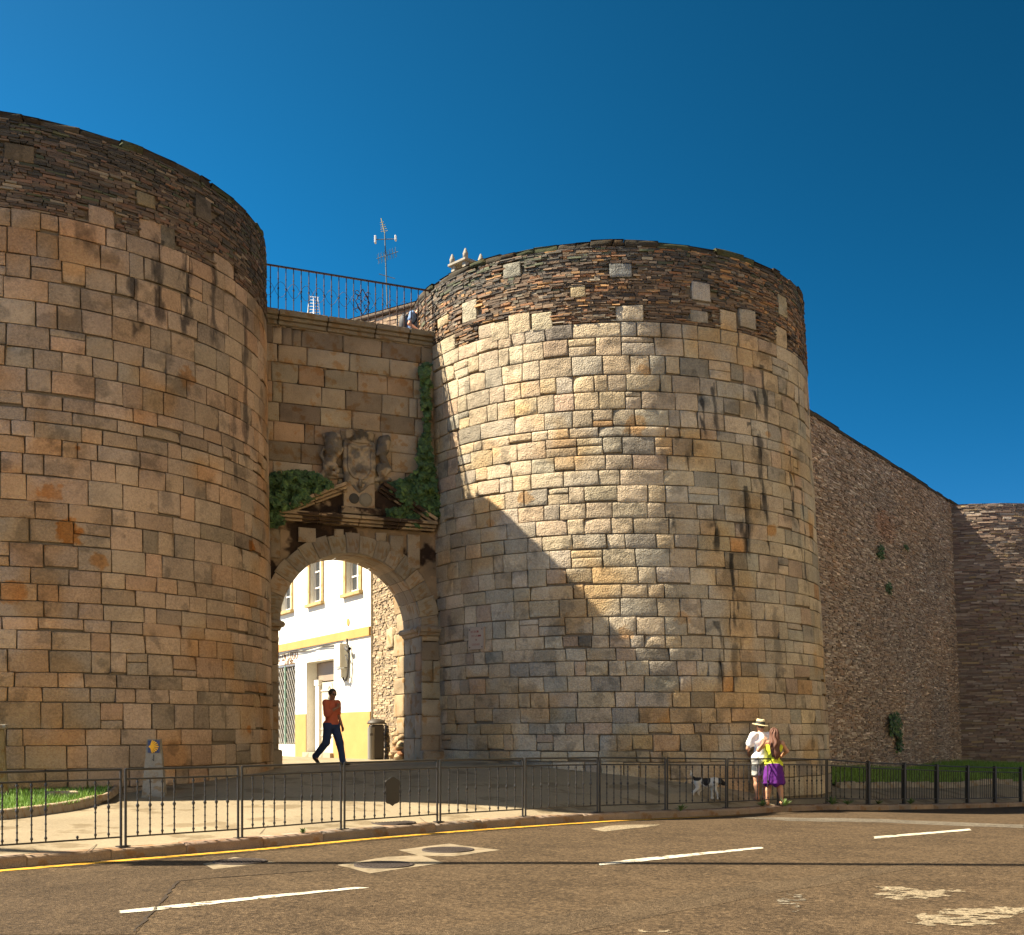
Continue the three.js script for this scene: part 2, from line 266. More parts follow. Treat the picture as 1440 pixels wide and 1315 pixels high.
structure('pavement', sheet(range(-30, 55, 0.5), [0.2, 0.5, 0.8, 1.1, 1.5, ...range(2, 30, 0.5), 34, 40, 46], (x, d) => landY(x, d)), paving, 'pale concrete pavement rising to the city gate', 'pavement');
{
  const kerb = new THREE.Group(); kerb.name = 'kerb'; scene.add(kerb); kerb.userData = { kind: 'structure', label: 'row of granite kerb stones along the road', category: 'kerb' };
  const r = rng(77), mat = std([1, 1, 1], 0.9, { vertexColors: true, map: scaled(mottle, 0.5, 0.5), bumpMap: scaled(grainBump, 1, 1), bumpScale: 0.01 });
  for (let t = -11; t < 34;) {
    const L = 0.95 + r() * 0.45, mb = new MB(), c = vary(r, pick(r, [[2, [0.30, 0.22, 0.16]], [1, [0.27, 0.22, 0.175]], [1, [0.33, 0.24, 0.16]]]), 0.14), up = (r() - 0.5) * 0.014;
    const prof = [[-0.0, -0.2], [-0.012, 0.085], [0.012, 0.122], [0.05, 0.132], [0.215, 0.134], [0.22, -0.2]], n = 3, id = [];
    for (let k = 0; k <= n; k++) prof.forEach(([s, y], q) => {
      const tt = t + 0.006 + (L - 0.012) * k / n, p = kerbAt(tt), e = (r() - 0.5) * 0.009;
      id.push(mb.vert(p[0] - KD[1] * s, p[2] - 0.13 + y + up + (q > 0 && q < 5 ? e : 0), -(p[1] + KD[0] * s), tt, s + y, c));
    });
    for (let k = 0; k < n; k++) for (let q = 0; q < 5; q++) mb.quad(id[k * 6 + q], id[(k + 1) * 6 + q], id[(k + 1) * 6 + q + 1], id[k * 6 + q + 1]);
    for (const k of [0, n]) for (let q = 1; q < 4; q++) k ? mb.tri(id[k * 6], id[k * 6 + q + 1], id[k * 6 + q]) : mb.tri(id[0], id[q], id[q + 1]);
    part('kerb_stone', mb.geometry(), mat, kerb);
    t += L;
  }
}
// flat marks on the road: outlines in photo pixels, laid on the asphalt
function mark(name, outline, material, lift, label, category, height = roadY, grid = 0) {
  const hitOn = height === roadY ? onRoad : onLand, P = outline.map(([px, py]) => hitOn(px, py)), tri = THREE.ShapeUtils.triangulateShape(P.map((p) => new THREE.Vector2(p.x, -p.z)), []), mb = new MB();
  P.forEach((p) => mb.vert(p.x, p.y + lift, p.z, p.x, p.z, [1, 1, 1]));
  tri.forEach((f) => mb.tri(...f));
  const g = mb.geometry(), n = g.attributes.normal; if (n.getY(0) < 0) { const ix = g.index.array; for (let k = 0; k < ix.length; k += 3) [ix[k + 1], ix[k + 2]] = [ix[k + 2], ix[k + 1]]; g.computeVertexNormals(); }
  return structure(name, g, material, label, category);
}
const white = std([0.62, 0.58, 0.48], 0.8, { map: scaled(concreteMap, 1.1, 1.1) }), yellow = std([0.78, 0.42, 0.02], 0.7, { map: scaled(concreteMap, 1.3, 1.3) }), worn = std([0.36, 0.30, 0.21], 0.9, { map: scaled(asphaltMap, 0.7, 0.7) });
const rag = (pts, amount, seed, n = 4) => { const r = rng(seed), out = []; pts.forEach((p, i) => { const q = pts[(i + 1) % pts.length]; for (let k = 0; k < n; k++) out.push([lerp(p[0], q[0], k / n) + (k ? (r() - 0.5) * amount * 2.6 : 0), lerp(p[1], q[1], k / n) + (k ? (r() - 0.5) * amount : 0)]); }); return out; };
{
  const mb = new MB(), r = rng(19), ts = range(-12, 14, 0.12); let prev = null;
  for (const t of ts) { const k = kerbAt(t), w = 0.17 * (t > 9 ? clamp((13.5 - t) / 4.5, 0, 1) : 1) * (0.92 + 0.16 * r()), s0 = -0.17, q = [0, 1].map((j) => { const s = s0 - (j ? w : 0), x = k[0] - KD[1] * s, d = k[1] + KD[0] * s; return mb.vert(x, roadY(x, d) + 0.005, -d, t, s, [1, 1, 1]); }); if (prev && w > 0.004) mb.quad(prev[1], q[1], q[0], prev[0]); prev = q; }
  structure('kerb_line', mb.geometry(), yellow, 'yellow no parking line along the kerb', 'road marking');
}
function crumbs(name, outline, material, lift, label, cell, keep, seed, warp = 0.5) {   // paint worn to ragged crumbs: only where the noise leaves it
  const P = outline.map(([px, py]) => onRoad(px, py)).map((p) => [p.x, -p.z]), xs = P.map((p) => p[0]), ds = P.map((p) => p[1]), mb = new MB(), inP = (x, y) => { let c = false; for (let i = 0, j = P.length - 1; i < P.length; j = i++) { const [q, w] = P[i], [e, f] = P[j]; if ((w > y) !== (f > y) && x < (e - q) * (y - w) / (f - w) + q) c = !c; } return c; };
  for (let x = Math.min(...xs); x < Math.max(...xs); x += cell) for (let d = Math.min(...ds); d < Math.max(...ds); d += cell) { const wx = x + (fbm(x * 7, d * 7, seed, 3) - 0.5) * warp, wd = d + (fbm(x * 7 + 50, d * 7, seed, 3) - 0.5) * warp; if (!inP(wx, wd) || fbm(x * 9 + d * 3, d * 14, seed + 3, 4) < keep) continue; mb.flat([v3(x, roadY(x, d) + lift, -d), v3(x + cell, roadY(x + cell, d) + lift, -d), v3(x + cell, roadY(x + cell, d + cell) + lift, -d - cell), v3(x, roadY(x, d + cell) + lift, -d - cell)], [[x, d], [x + cell, d], [x + cell, d + cell], [x, d + cell]], [1, 1, 1]); }
  return structure(name, mb.geometry(), material, label, 'road marking');
}
crumbs('lane_marking', [[165, 1282], [218, 1276.5], [340, 1263.5], [500, 1248.6], [518, 1249.6], [345, 1267], [219, 1281], [166, 1286]], white, 0.006, 'long white dash painted across the road seam', 0.014, 0.3, 1, 0.05);
crumbs('lane_marking', [[840, 1215.2], [895, 1208.5], [1070, 1191.5], [1073, 1193.6], [900, 1212.5], [842, 1218]], white, 0.006, 'white dash crossed by the cable shadow', 0.014, 0.3, 2, 0.05);
crumbs('lane_marking', [[1228, 1177.2], [1363, 1166], [1366, 1168], [1230, 1180]], white, 0.006, 'short white dash beside the grey fence posts', 0.014, 0.3, 3, 0.05);
crumbs('paint_remnant', [[1237, 1249], [1262, 1248], [1300, 1256], [1345, 1251], [1349, 1254], [1318, 1258], [1306, 1262], [1255, 1266], [1248, 1260], [1212, 1267], [1240, 1262]], worn, 0.005, 'ragged scrap of worn white road paint', 0.018, 0.36, 4);
crumbs('paint_remnant', [[1300, 1290], [1320, 1279], [1372, 1281], [1440, 1276], [1440, 1283], [1402, 1291], [1375, 1303], [1300, 1301], [1282, 1303]], worn, 0.005, 'large ragged sheet of worn white road paint', 0.018, 0.36, 5);
crumbs('paint_remnant', [[1095, 1270], [1118, 1257], [1143, 1260], [1128, 1266], [1112, 1283]], std([0.27, 0.24, 0.19], 0.9, { map: scaled(asphaltMap, 0.7, 0.7) }), 0.005, 'faded rubbed patch of pale road paint', 0.018, 0.5, 6);
crumbs('paint_remnant', [[900, 1313], [915, 1310], [950, 1309], [935, 1314]], worn, 0.005, 'tiny scrap of pale paint on the asphalt', 0.018, 0.4, 7);
const patch = std([0.27, 0.225, 0.16], 0.93, { map: scaled(concreteMap, 0.8, 0.8), bumpMap: scaled(grainBump, 2, 2), bumpScale: 0.008 }), darkPatch = std([0.113, 0.08, 0.049], 0.95, { map: scaled(asphaltMap, 0.5, 0.5), bumpMap: scaled(asphaltBump, 1, 1), bumpScale: 0.01 }), lightPatch = std([0.155, 0.112, 0.07], 0.95, { map: scaled(asphaltMap, 0.6, 0.6), bumpMap: scaled(asphaltBump, 1.2, 1.2), bumpScale: 0.018 });
mark('road_patch', rag([[0, 1236], [120, 1227], [310, 1215], [480, 1206], [500, 1212], [480, 1222], [250, 1239], [190, 1315], [-60, 1315]], 0.7, 8, 3), darkPatch, 0.0025, 'darker asphalt repair with a straight seam', 'road patch');
mark('road_patch', rag([[560, 1315], [720, 1296], [900, 1268], [1080, 1240], [1250, 1219], [1330, 1206], [1300, 1219], [1130, 1250], [960, 1281], [800, 1315]], 2.5, 9, 4), lightPatch, 0.0025, 'paler coarse band worn into the asphalt', 'road patch');
mark('road_patch', rag([[285, 1215], [330, 1206], [388, 1213], [300, 1223]], 0.8, 10, 2), patch, 0.004, 'pale concrete apron of the drain cover by the yellow line', 'road patch');
mark('road_patch', rag([[474, 1217], [540, 1206], [590, 1203], [624, 1214], [520, 1229]], 0.8, 11, 2), patch, 0.004, 'pale concrete apron crossed by the cable shadow', 'road patch');
mark('road_patch', rag([[560, 1196], [632, 1187], [704, 1196], [640, 1205], [590, 1204]], 0.8, 12, 2), patch, 0.0045, 'pale concrete apron of the drain cover nearest the kerb', 'road patch');
mark('road_patch', rag([[830, 1166], [868, 1161], [930, 1160], [905, 1164], [850, 1170]], 1, 13, 3), worn, 0.005, 'worn scrap of pale paint beside the kerb', 'road patch');
mark('road_patch', rag([[1035, 1150], [1110, 1150], [1240, 1152], [1440, 1160], [1440, 1165], [1240, 1157], [1110, 1155]], 0.9, 14, 5), std([0.2, 0.175, 0.14], 0.95, { map: scaled(asphaltMap, 0.5, 0.5) }), 0.003, 'long pale seam in the asphalt near the kerb', 'road patch');
function cover(px, py, rad, label, height = roadY) {
  const p = height === roadY ? onRoad(px, py) : onLand(px, py), o = thing('manhole_cover', label, 'manhole cover', [p.x, p.y + 0.012, p.z], 0.4, 'round iron covers set in the ground'), rust = std([0.045, 0.032, 0.025], 0.8, { metalness: 0.2, bumpMap: scaled(grainBump, 2, 2), bumpScale: 0.01 });
  part('rim', new THREE.LatheGeometry([[rad, -0.02], [rad, 0.006], [rad * 0.9, 0.008], [rad * 0.88, -0.004]].map(([x, y]) => new THREE.Vector2(x, y)), 36), rust, o);
  part('lid', new THREE.CylinderGeometry(rad * 0.885, rad * 0.885, 0.02, 36).translate(0, -0.009, 0), rust, o);
  const g = []; for (let i = -5; i <= 5; i++) for (let j = -5; j <= 5; j++) if (Math.hypot(i, j) < 5.4) g.push(box(rad * 0.09, 0.007, rad * 0.09, i * rad * 0.148, 0.0035, j * rad * 0.148));
  part('tread', g, rust, o);
}
cover(540, 1217.5, 0.36, 'round iron cover with the cable shadow across it');
cover(630, 1196, 0.35, 'round iron cover in the road nearest the dark plaque panel');
cover(338, 1213, 0.33, 'round iron cover beside the yellow line');
cover(553, 1158, 0.36, 'round iron cover in the pavement behind the fence', landY);
for (const [a, b] of [[[120, 1200], [136, 1188]], [[365, 1174], [377, 1161]], [[590, 1150], [600, 1158]], [[46, 1193], [56, 1200]]]) { const p = onLand(...a), q = onLand(...b), n = q.clone().sub(p).setY(0).normalize(), s = v3(-n.z, 0, n.x).multiplyScalar(0.006), mb = new MB(), up = v3(0, 0.004, 0); mb.flat([p.clone().add(s).add(up), q.clone().add(s).add(up), q.clone().sub(s).add(up), p.clone().sub(s).add(up)], [[0, 0], [1, 0], [1, 1], [0, 1]], [1, 1, 1]); structure('expansion_joint', mb.geometry(), std([0.13, 0.1, 0.07], 1, { side: THREE.DoubleSide }), 'thin dark joint in the concrete pavement', 'joint'); }

// ---------------------------------------------------------------- the towers
function towerShape(t) {
  const R = (b) => t.r - t.batter * (b - t.top) , surf = (a, b, o) => { const ph = a / t.r, r = R(b) + o; return v3(t.x - t.lean * (b - t.top) + r * Math.sin(ph), b, -(t.d - r * Math.cos(ph))); };
  const find = (px, py) => { for (let d = t.d - 8; d < t.d + 2; d += 0.01) { const x = (px - HX) * d / F, y = EYE - (py - HY) * d / F, cx = t.x - t.lean * (y - t.top); if (Math.hypot(x - cx, d - t.d) <= R(y)) return [t.r * Math.atan2(x - cx, t.d - d), y]; } return null; };
  return { ...t, R, surf, find };
}
const leftT = towerShape({ x: -10.3, d: 24.7, r: 5.0, top: 12, crest: 12.19, batter: 0.012, lean: 0.004 });
const rightT = towerShape({ x: 2.4, d: 30.0, r: 4.9, top: 12, crest: 12.14, batter: 0.0145, lean: 0.045 });
function heights(t, px, list) { return list.map((py) => t.find(px, py)[1]); }
function seen(p) { const d = -p.z; return d > 0.5 && Math.abs(p.x / d) < 0.45 && (p.y - EYE) / d < 0.63; }
function buildTower(t, o) {
  const g = thing('stone_tower', o.label, 'tower', [t.x, 0, -t.d]), loc = (a, b, e) => t.surf(a, b, e).sub(g.position), r = rng(o.seed), [ph0, ph1] = o.span.map((q) => q * Math.PI / 180 * t.r), top = o.courses[0];
  // masonry core behind the facing
  const mb = new MB(), n = 72, bs = [...range(-0.6, 11.4, 0.5), t.crest - 0.16];
  for (const b of bs) for (let i = 0; i <= n; i++) { const a = (o.clip ? (i === n ? -o.clip : lerp(-o.clip, o.clip, i / (n - 1))) : -Math.PI + TAU * i / n) * t.r, inF = a > ph0 && a < ph1, q = loc(a, b, inF ? -0.07 : 0); mb.vert(q.x, q.y, q.z, a, b, [1, 1, 1]); }
  for (let j = 0; j < bs.length - 1; j++) for (let i = 0; i < n; i++) mb.quad(j * (n + 1) + i, j * (n + 1) + i + 1, (j + 1) * (n + 1) + i + 1, (j + 1) * (n + 1) + i);
  const c0 = mb.vert(-t.lean * (bs.at(-1) - t.top), bs.at(-1), 0, 0, 0, [1, 1, 1]), last = (bs.length - 1) * (n + 1); for (let i = 0; i < n; i++) mb.tri(last + i, last + i + 1, c0);
  part('core', mb.geometry(), mortar, g);
  // ashlar
  const all = [], loose = o.loose.map(([px, py, w, h, kind]) => { const q = t.find(px, py), e = t.find(px + w / 2, py) ?? q, f = t.find(px, py - h / 2) ?? q; return { a: q[0], b: q[1], w: Math.max(0.16, Math.abs(e[0] - q[0]) * 2), h: Math.abs(f[1] - q[1]) * 2, kind }; });
  const add = (a0, a1, b0, b1, c, opt = {}) => { const q = t.surf((a0 + a1) / 2, (b0 + b1) / 2, 0), nrm = v3(Math.sin((a0 + a1) / 2 / t.r), 0, Math.cos((a0 + a1) / 2 / t.r)), face = nrm.dot(v3(0, EYE, 0).sub(q).normalize()); all.push({ a0, a1, b0, b1, c, opt, size: seen(q) && face > 0.02 ? (a1 - a0) * (b1 - b0) * face / (q.z * q.z) : 0 }); };
  for (let k = 0; k < o.courses.length - 1; k++) {
    const b1 = o.courses[k], b0 = o.courses[k + 1], H = b1 - b0;
    let carry = 0;
    for (let a = ph0 - r() * 0.5; a < ph1;) {
      let w = H < 0.34 ? lerp(0.34, 0.8, r()) : lerp(0.33, 0.74, r()); if (r() < 0.09) w = 0.24 + 0.12 * r(); if (r() < 0.07) w *= 1.35;
      const jit = () => (r() - 0.5) * 0.02, c = vary(r, pick(r, o.palette), 0.16), z = r();
      const tall = H > 0.36, dent = r() < 0.1 ? 0.05 * r() : 0;
      if (z < 0.1 && tall && w < 0.8) { const m = lerp(0.32, 0.68, r()); add(a, a + w, b0 + jit(), b0 + H * m, c); add(a, a + w, b0 + H * m, b1 + jit(), vary(r, pick(r, o.palette), 0.16)); }
      else add(a, a + w, b0 + jit() * 0.6 + (r() < 0.08 ? 0.04 : 0), b1 + jit() * 0.6, c);
      a += w;
    }
  }
  for (const l of loose) add(l.a - l.w / 2, l.a + l.w / 2, l.b - l.h / 2, l.b + l.h / 2, l.kind ?? vary(r, o.palette[0][1], 0.1), { out: 0.015 });
  // upper row where single blocks reach into the slate
  for (let a = ph0; a < ph1; a += 0.6 + r() * 0.9) if (r() < o.teeth) { const w = 0.45 + r() * 0.3, h = 0.24 + r() * 0.22; all.at(-1); loose.push({ a: a + w / 2, b: top + h / 2, w, h }); add(a, a + w, top, top + h, vary(r, pick(r, o.palette), 0.16)); a += w; }
  all.sort((p, q) => q.size - p.size);
  const rest = new MB();
  all.forEach((s, i) => {
    const m = i < 300 ? new MB() : rest, wk = o.relief(s), jut = wk * (r() - 0.45) * 0.011;
    block(m, loc, s.a0, s.a1, s.b0, s.b1, s.c, { seed: o.seed * 1000 + i, rough: 0.004 + 0.006 * wk, deep: 0.012 + 0.005 * wk, bevel: 0.012 + 0.01 * r(), out: jut, chip: 0.2, nx: s.a1 - s.a0 > 0.5 ? 3 : 2, ny: wk > 0.5 ? 3 : 2, freq: 4 + 3 * wk, ...s.opt });
    if (i < 300) part('stone', m.geometry(), o.material, g);
  });
  const rp = part('stone_facing', rest.geometry(), o.material, g); rp.userData.kind = 'stuff';
  // slate crown
  const sm = new MB(), inLoose = (a, b, w, h) => loose.some((l) => Math.abs(a - l.a) < l.w / 2 + w * 0.28 && Math.abs(b - l.b) < l.h / 2 + h * 0.2);
  rubble(sm, loc, ph0, ph1, top, t.crest - 0.13, { seed: o.seed + 3, color: o.slate, skip: inLoose, h0: 0.022, h1: 0.06, w0: 0.08, w1: 0.36, proud: 0.045 });
  const sp = part('slate_crown', sm.geometry(), slateMat, g); sp.userData.kind = 'stuff';
  // coping slabs round the rim
  for (let a = ph0; a < ph1;) {
    const w = 0.22 + r() * 0.6, m = new MB(), h = 0.1 + r() * 0.05, y = t.crest - 0.14, c = vary(r, pick(r, [[3, [0.06, 0.05, 0.036]], [2, [0.085, 0.07, 0.05]], [1, [0.07, 0.075, 0.04]]]), 0.2), e = -0.02 + r() * 0.06;
    block(m, loc, a, a + w, y, y + h, c, { out: e, back: 0.6, seed: o.seed * 31 + Math.floor(a * 100), rough: 0.03, skew: 0.03, gap: 0.006 });
    const q = [loc(a, y + h, e), loc(a + w, y + h, e), loc(a + w, y + h, -0.6), loc(a, y + h, -0.6)]; m.flat(q, [[a, 0], [a + w, 0], [a + w, 0.6], [a, 0.6]], c);
    part('coping_stone', m.geometry(), stoneMat, g); a += w;
  }
  return g;
}
// colour of the facing: mottling, rust, and the dark water runs that the photograph shows
function facingMaterial(t, opts) {
  const L = t.r * Math.PI * 1.2, H = 13, W = 1536, Hh = 1152, runs = opts.runs.map(([px, py0, py1, w, s]) => { const p = t.find(px, py0), q = t.find(px + (opts.drift ?? 0), py1); return p && q && { a: p[0], a2: q[0], b0: q[1], b1: p[1], w, s }; }).filter(Boolean), rust = opts.rust.map(([px, py, rad, s]) => { const p = t.find(px, py); return p && { a: p[0], b: p[1], rad, s }; }).filter(Boolean);
  const map = texture(W, Hh, (u, v) => {
    const a = (u - 0.5) * L, b = v * H, c = fbm(a * 1.7 + 9, b * 1.7, 3, 5), f = hash(Math.floor(u * W), Math.floor(v * Hh), 7), g = noise(a * 42, b * 42, 5);
    let k = 0.92 + 0.26 * (c - 0.5) + 0.12 * (f - 0.5) + 0.14 * (g - 0.5), rr = k, gg = k, bb = k;
    const lich = smooth(fbm(a * 3.1, b * 3.1 + 40, 8, 4), 0.6, 0.74); rr *= 1 - 0.16 * lich; gg *= 1 - 0.155 * lich; bb *= 1 - 0.15 * lich;
    const warm = smooth(fbm(a * 0.9 + 30, b * 0.9, 11, 3), 0.52, 0.75); gg *= 1 - 0.07 * warm; bb *= 1 - 0.17 * warm;
    for (const q of rust) { if (Math.hypot(a - q.a, b - q.b) > q.rad * 2) continue; const dd = Math.hypot(a - q.a, (b - q.b) * 1.2) / q.rad + (fbm(a * 9, b * 9, 2, 3) - 0.5) * 1.1, m = q.s * (1 - smooth(dd, 0.6, 1.0)); if (m > 0) { rr *= 1 - 0.05 * m; gg *= 1 - 0.26 * m; bb *= 1 - 0.5 * m; } }
    for (const q of runs) if (b > q.b0 - 0.2 && b < q.b1 + 0.1 && Math.abs(a - lerp(q.a, q.a2, (q.b1 - b) / (q.b1 - q.b0))) < q.w * 2.6 + 0.1) { const x = lerp(q.a, q.a2, (q.b1 - b) / (q.b1 - q.b0)) + (noise(b * 3, q.a * 9) - 0.5) * 0.12, e = Math.abs(a - x) / (q.w * (0.6 + 0.8 * noise(b * 5, q.a * 5))), m = q.s * (1 - smooth(e * 0.8 + (fbm(a * 14, b * 3, 4, 3) - 0.5) * 1.2, 0.25, 1.05)) * smooth(b, q.b0 - 0.2, q.b0 + 0.12) * smooth(fbm(a * 6, b * 2.2, 15, 3), 0.3, 0.45); rr *= 1 - 0.56 * m; gg *= 1 - 0.54 * m; bb *= 1 - 0.5 * m; }
    return [rr, gg, bb];
  });
  return std([1, 1, 1], 0.93, { vertexColors: true, map: scaled(map, 1 / L, 1 / H, 0.5, 0), bumpMap: scaled(grainBump, 0.85, 0.85), bumpScale: opts.bump });
}
const slateTone = (list, k = 0.35) => (r) => vary(r, pick(r, list), k);
const crusted = (tone, from, to) => (r, a, b) => (r() < 0.75 * smooth(b + (fbm(a * 1.1, b * 1.6, 9, 3) - 0.5) * 1.4, from, to) ? vary(r, pick(r, [[3, [0.05, 0.043, 0.033]], [2, [0.075, 0.062, 0.045]], [1, [0.07, 0.075, 0.04]]]), 0.3) : tone(r));
const leftCourses = heights(leftT, 30, [294, 321, 357, 390, 421, 456, 487, 516, 551, 572, 591, 613, 637, 666, 703, 728, 763, 797, 820, 844, 867, 886, 913, 945, 966, 987, 1025, 1049, 1082]); leftCourses.push(leftCourses.at(-1) - 0.34, leftCourses.at(-1) - 0.75);
const rightCourses = heights(rightT, 900, [452, 473, 499, 526, 550, 575, 599, 614, 639, 660, 682, 706, 728, 750, 771, 797, 821, 841, 867, 893, 911, 929, 950, 973, 995, 1017, 1033, 1057, 1072]); rightCourses.push(rightCourses.at(-1) - 0.36, rightCourses.at(-1) - 0.8);
buildTower(leftT, {
  label: 'round granite tower with the scallop waymark at its foot', seed: 11, clip: 1.86, span: [-40, 103], courses: leftCourses, teeth: 0.62, relief: () => 0.25,
  palette: [[4, [0.46, 0.325, 0.215]], [3, [0.44, 0.325, 0.225]], [2.4, [0.42, 0.315, 0.22]], [2, [0.475, 0.315, 0.195]], [1.0, [0.375, 0.295, 0.215]], [0.25, [0.48, 0.30, 0.165]], [0.8, [0.31, 0.235, 0.165]]],
  slate: crusted(slateTone([[4, [0.105, 0.072, 0.048]], [3, [0.14, 0.098, 0.064]], [1.5, [0.15, 0.084, 0.05]], [0.9, [0.23, 0.18, 0.12]]]), 10.6, 12.1),
  loose: [[27, 215, 43, 24, [0.16, 0.12, 0.075]], [205, 281, 25, 20, [0.25, 0.2, 0.12]], [286, 294, 22, 32, [0.15, 0.125, 0.095]], [143, 305, 36, 26], [236, 334, 20, 30, [0.2, 0.17, 0.125]]],
  material: facingMaterial(leftT, { bump: 0.03, runs: [[225, 345, 450, 0.1, 0.8], [262, 355, 470, 0.12, 0.85], [300, 380, 480, 0.1, 0.7], [190, 400, 470, 0.09, 0.8], [345, 440, 640, 0.1, 0.6], [120, 310, 350, 0.16, 0.4], [330, 560, 700, 0.08, 0.5]], rust: [[97, 748, 0.28, 1], [354, 768, 0.2, 1], [70, 690, 0.22, 0.6], [262, 530, 0.25, 0.6], [140, 790, 0.18, 0.7], [350, 1025, 0.12, 0.7], [110, 630, 0.06, 0.9], [15, 832, 0.25, 0.7]] }),
});
buildTower(rightT, {
  label: 'round granite tower half in sun with a slate rubble crown', seed: 23, span: [-97, 97], courses: rightCourses, teeth: 0.34, relief: (s) => clamp(1 - Math.abs((s.a0 + s.a1) / 2 + 1.3) / 2.6, 0.12, 1),
  palette: [[4, [0.5, 0.4, 0.275]], [3, [0.48, 0.395, 0.28]], [2.4, [0.45, 0.385, 0.29]], [1.6, [0.52, 0.405, 0.26]], [1.1, [0.46, 0.345, 0.24]], [1.2, [0.38, 0.335, 0.26]], [0.1, [0.46, 0.29, 0.15]], [0.5, [0.3, 0.26, 0.205]]],
  slate: crusted(slateTone([[4, [0.12, 0.08, 0.049]], [3, [0.165, 0.11, 0.066]], [1.8, [0.215, 0.105, 0.048]], [0.9, [0.3, 0.165, 0.065]], [0.8, [0.23, 0.19, 0.135]], [1.5, [0.06, 0.046, 0.035]]]), 10.9, 12.2),
  loose: [[873, 380, 32, 20, [0.24, 0.235, 0.21]], [720, 380, 25, 22, [0.3, 0.28, 0.22]], [813, 411, 22, 15, [0.38, 0.3, 0.18]], [660, 438, 21, 30, [0.42, 0.37, 0.27]], [986, 410, 26, 26, [0.42, 0.37, 0.3]], [983, 445, 25, 17, [0.38, 0.33, 0.25]], [1101, 431, 11, 28, [0.4, 0.36, 0.26]], [1052, 448, 22, 26, [0.38, 0.33, 0.25]], [623, 452, 16, 14, [0.42, 0.35, 0.24]], [630, 485, 20, 22, [0.42, 0.35, 0.24]], [703, 466, 26, 26], [730, 455, 32, 28], [762, 452, 30, 26, [0.44, 0.38, 0.26]], [890, 440, 30, 22]],
  material: facingMaterial(rightT, { bump: 0.05, drift: 6, runs: [[985, 545, 610, 0.07, 0.9], [1003, 545, 605, 0.05, 0.8], [1055, 600, 650, 0.09, 0.9], [1066, 610, 700, 0.1, 0.8], [1048, 690, 780, 0.09, 0.8], [1000, 725, 770, 0.09, 1], [1028, 785, 860, 0.06, 1], [1028, 835, 880, 0.05, 0.8], [1040, 720, 760, 0.08, 0.7], [1072, 520, 590, 0.08, 0.8], [1110, 640, 720, 0.06, 0.9], [1128, 680, 820, 0.05, 0.8], [1010, 880, 960, 0.07, 0.6], [1030, 900, 960, 0.08, 0.5], [1075, 700, 730, 0.1, 0.8], [960, 620, 650, 0.1, 0.5], [1120, 500, 600, 0.05, 0.6], [945, 730, 765, 0.08, 0.5], [1090, 860, 960, 0.12, 0.35], [1060, 555, 575, 0.06, 0.9]], rust: [[895, 600, 0.3, 0.5], [690, 735, 0.15, 0.5], [1084, 745, 0.2, 0.7], [905, 520, 0.2, 0.4], [740, 700, 0.22, 0.5], [1080, 610, 0.12, 0.5], [880, 890, 0.2, 0.4], [960, 870, 0.2, 0.4]] }),
});

{ // cracks and seams in the asphalt
  const r = rng(33), tar = std([0.04, 0.03, 0.022], 0.9), crack = (pts, w, label) => { const P = pts.map(([px, py]) => onRoad(px, py)), line = []; for (let i = 0; i < P.length - 1; i++) { const n = Math.max(2, Math.round(P[i].distanceTo(P[i + 1]) / 0.12)); for (let k = 0; k < n; k++) { const q = P[i].clone().lerp(P[i + 1], k / n); q.x += (r() - 0.5) * 0.035; q.z += (r() - 0.5) * 0.035; line.push(q); } } const mb = new MB(); let prev = null; line.forEach((q, i) => { const t = (line[i + 1] ?? q).clone().sub(line[i - 1] ?? q).normalize(), s = v3(-t.z, 0, t.x).multiplyScalar(w * (0.5 + r())), y = roadY(q.x, -q.z) + 0.006, k = [mb.vert(q.x + s.x, y, q.z + s.z, 0, 0, [1, 1, 1]), mb.vert(q.x - s.x, y, q.z - s.z, 1, 0, [1, 1, 1])]; if (prev) mb.quad(prev[0], prev[1], k[1], k[0]); prev = k; }); structure('road_crack', mb.geometry(), tar, label, 'crack'); };
  crack([[250, 1240], [222, 1274], [186, 1315]], 0.012, 'dark crack running down from the asphalt repair corner');
  crack([[250, 1239.5], [330, 1233], [420, 1227], [482, 1222.5]], 0.011, 'thin seam along the edge of the asphalt repair');
  crack([[1040, 1152.5], [1140, 1154], [1260, 1157], [1440, 1163]], 0.012, 'thin seam along the pale strip by the kerb');
}
// ---------------------------------------------------------------- the gate between the towers
const GC = [-3.675, 26.96], GA = 0.4181, gc = Math.cos(GA), gs = Math.sin(GA), ARCH = 1.69, SPRING = 4.04;
function gateUV(px, py, w = 0) { const k = (px - HX) / F, d = (w + gs * GC[0] - gc * GC[1]) / (gs * k - gc), x = k * d; return [gc * (x - GC[0]) + gs * (d - GC[1]), EYE - (py - HY) * d / F]; }
const gateWorld = (u, v, w) => v3(GC[0] + gc * u + gs * w, v, -(GC[1] + gs * u - gc * w));
const gate = thing('city_gate', 'stone city gate with round arch, pediment and carved arms', 'gate', [GC[0], 0, -GC[1]], GA);
const gateStone = std([1, 1, 1], 0.94, { vertexColors: true, map: scaled(mottle, 0.5, 0.5, 0.3, 0.2), bumpMap: scaled(grainBump, 1, 1), bumpScale: 0.018 });
const crust = texture(1024, 1024, (u, v) => { const x = u * 8, y = v * 8, k = 0.85 + 0.4 * (fbm(x * 2, y * 2, 4, 5) - 0.5), m = smooth(fbm(x * 1.3 + 3, y * 1.6 + 1, 2, 5), 0.5, 0.58), p = smooth(fbm(x * 4 + 7, y * 4, 9, 4), 0.62, 0.7); return [k * (1 - 0.6 * m) + 0.1 * p, k * (0.96 - 0.6 * m) + 0.08 * p, k * (0.9 - 0.55 * m) + 0.06 * p]; });
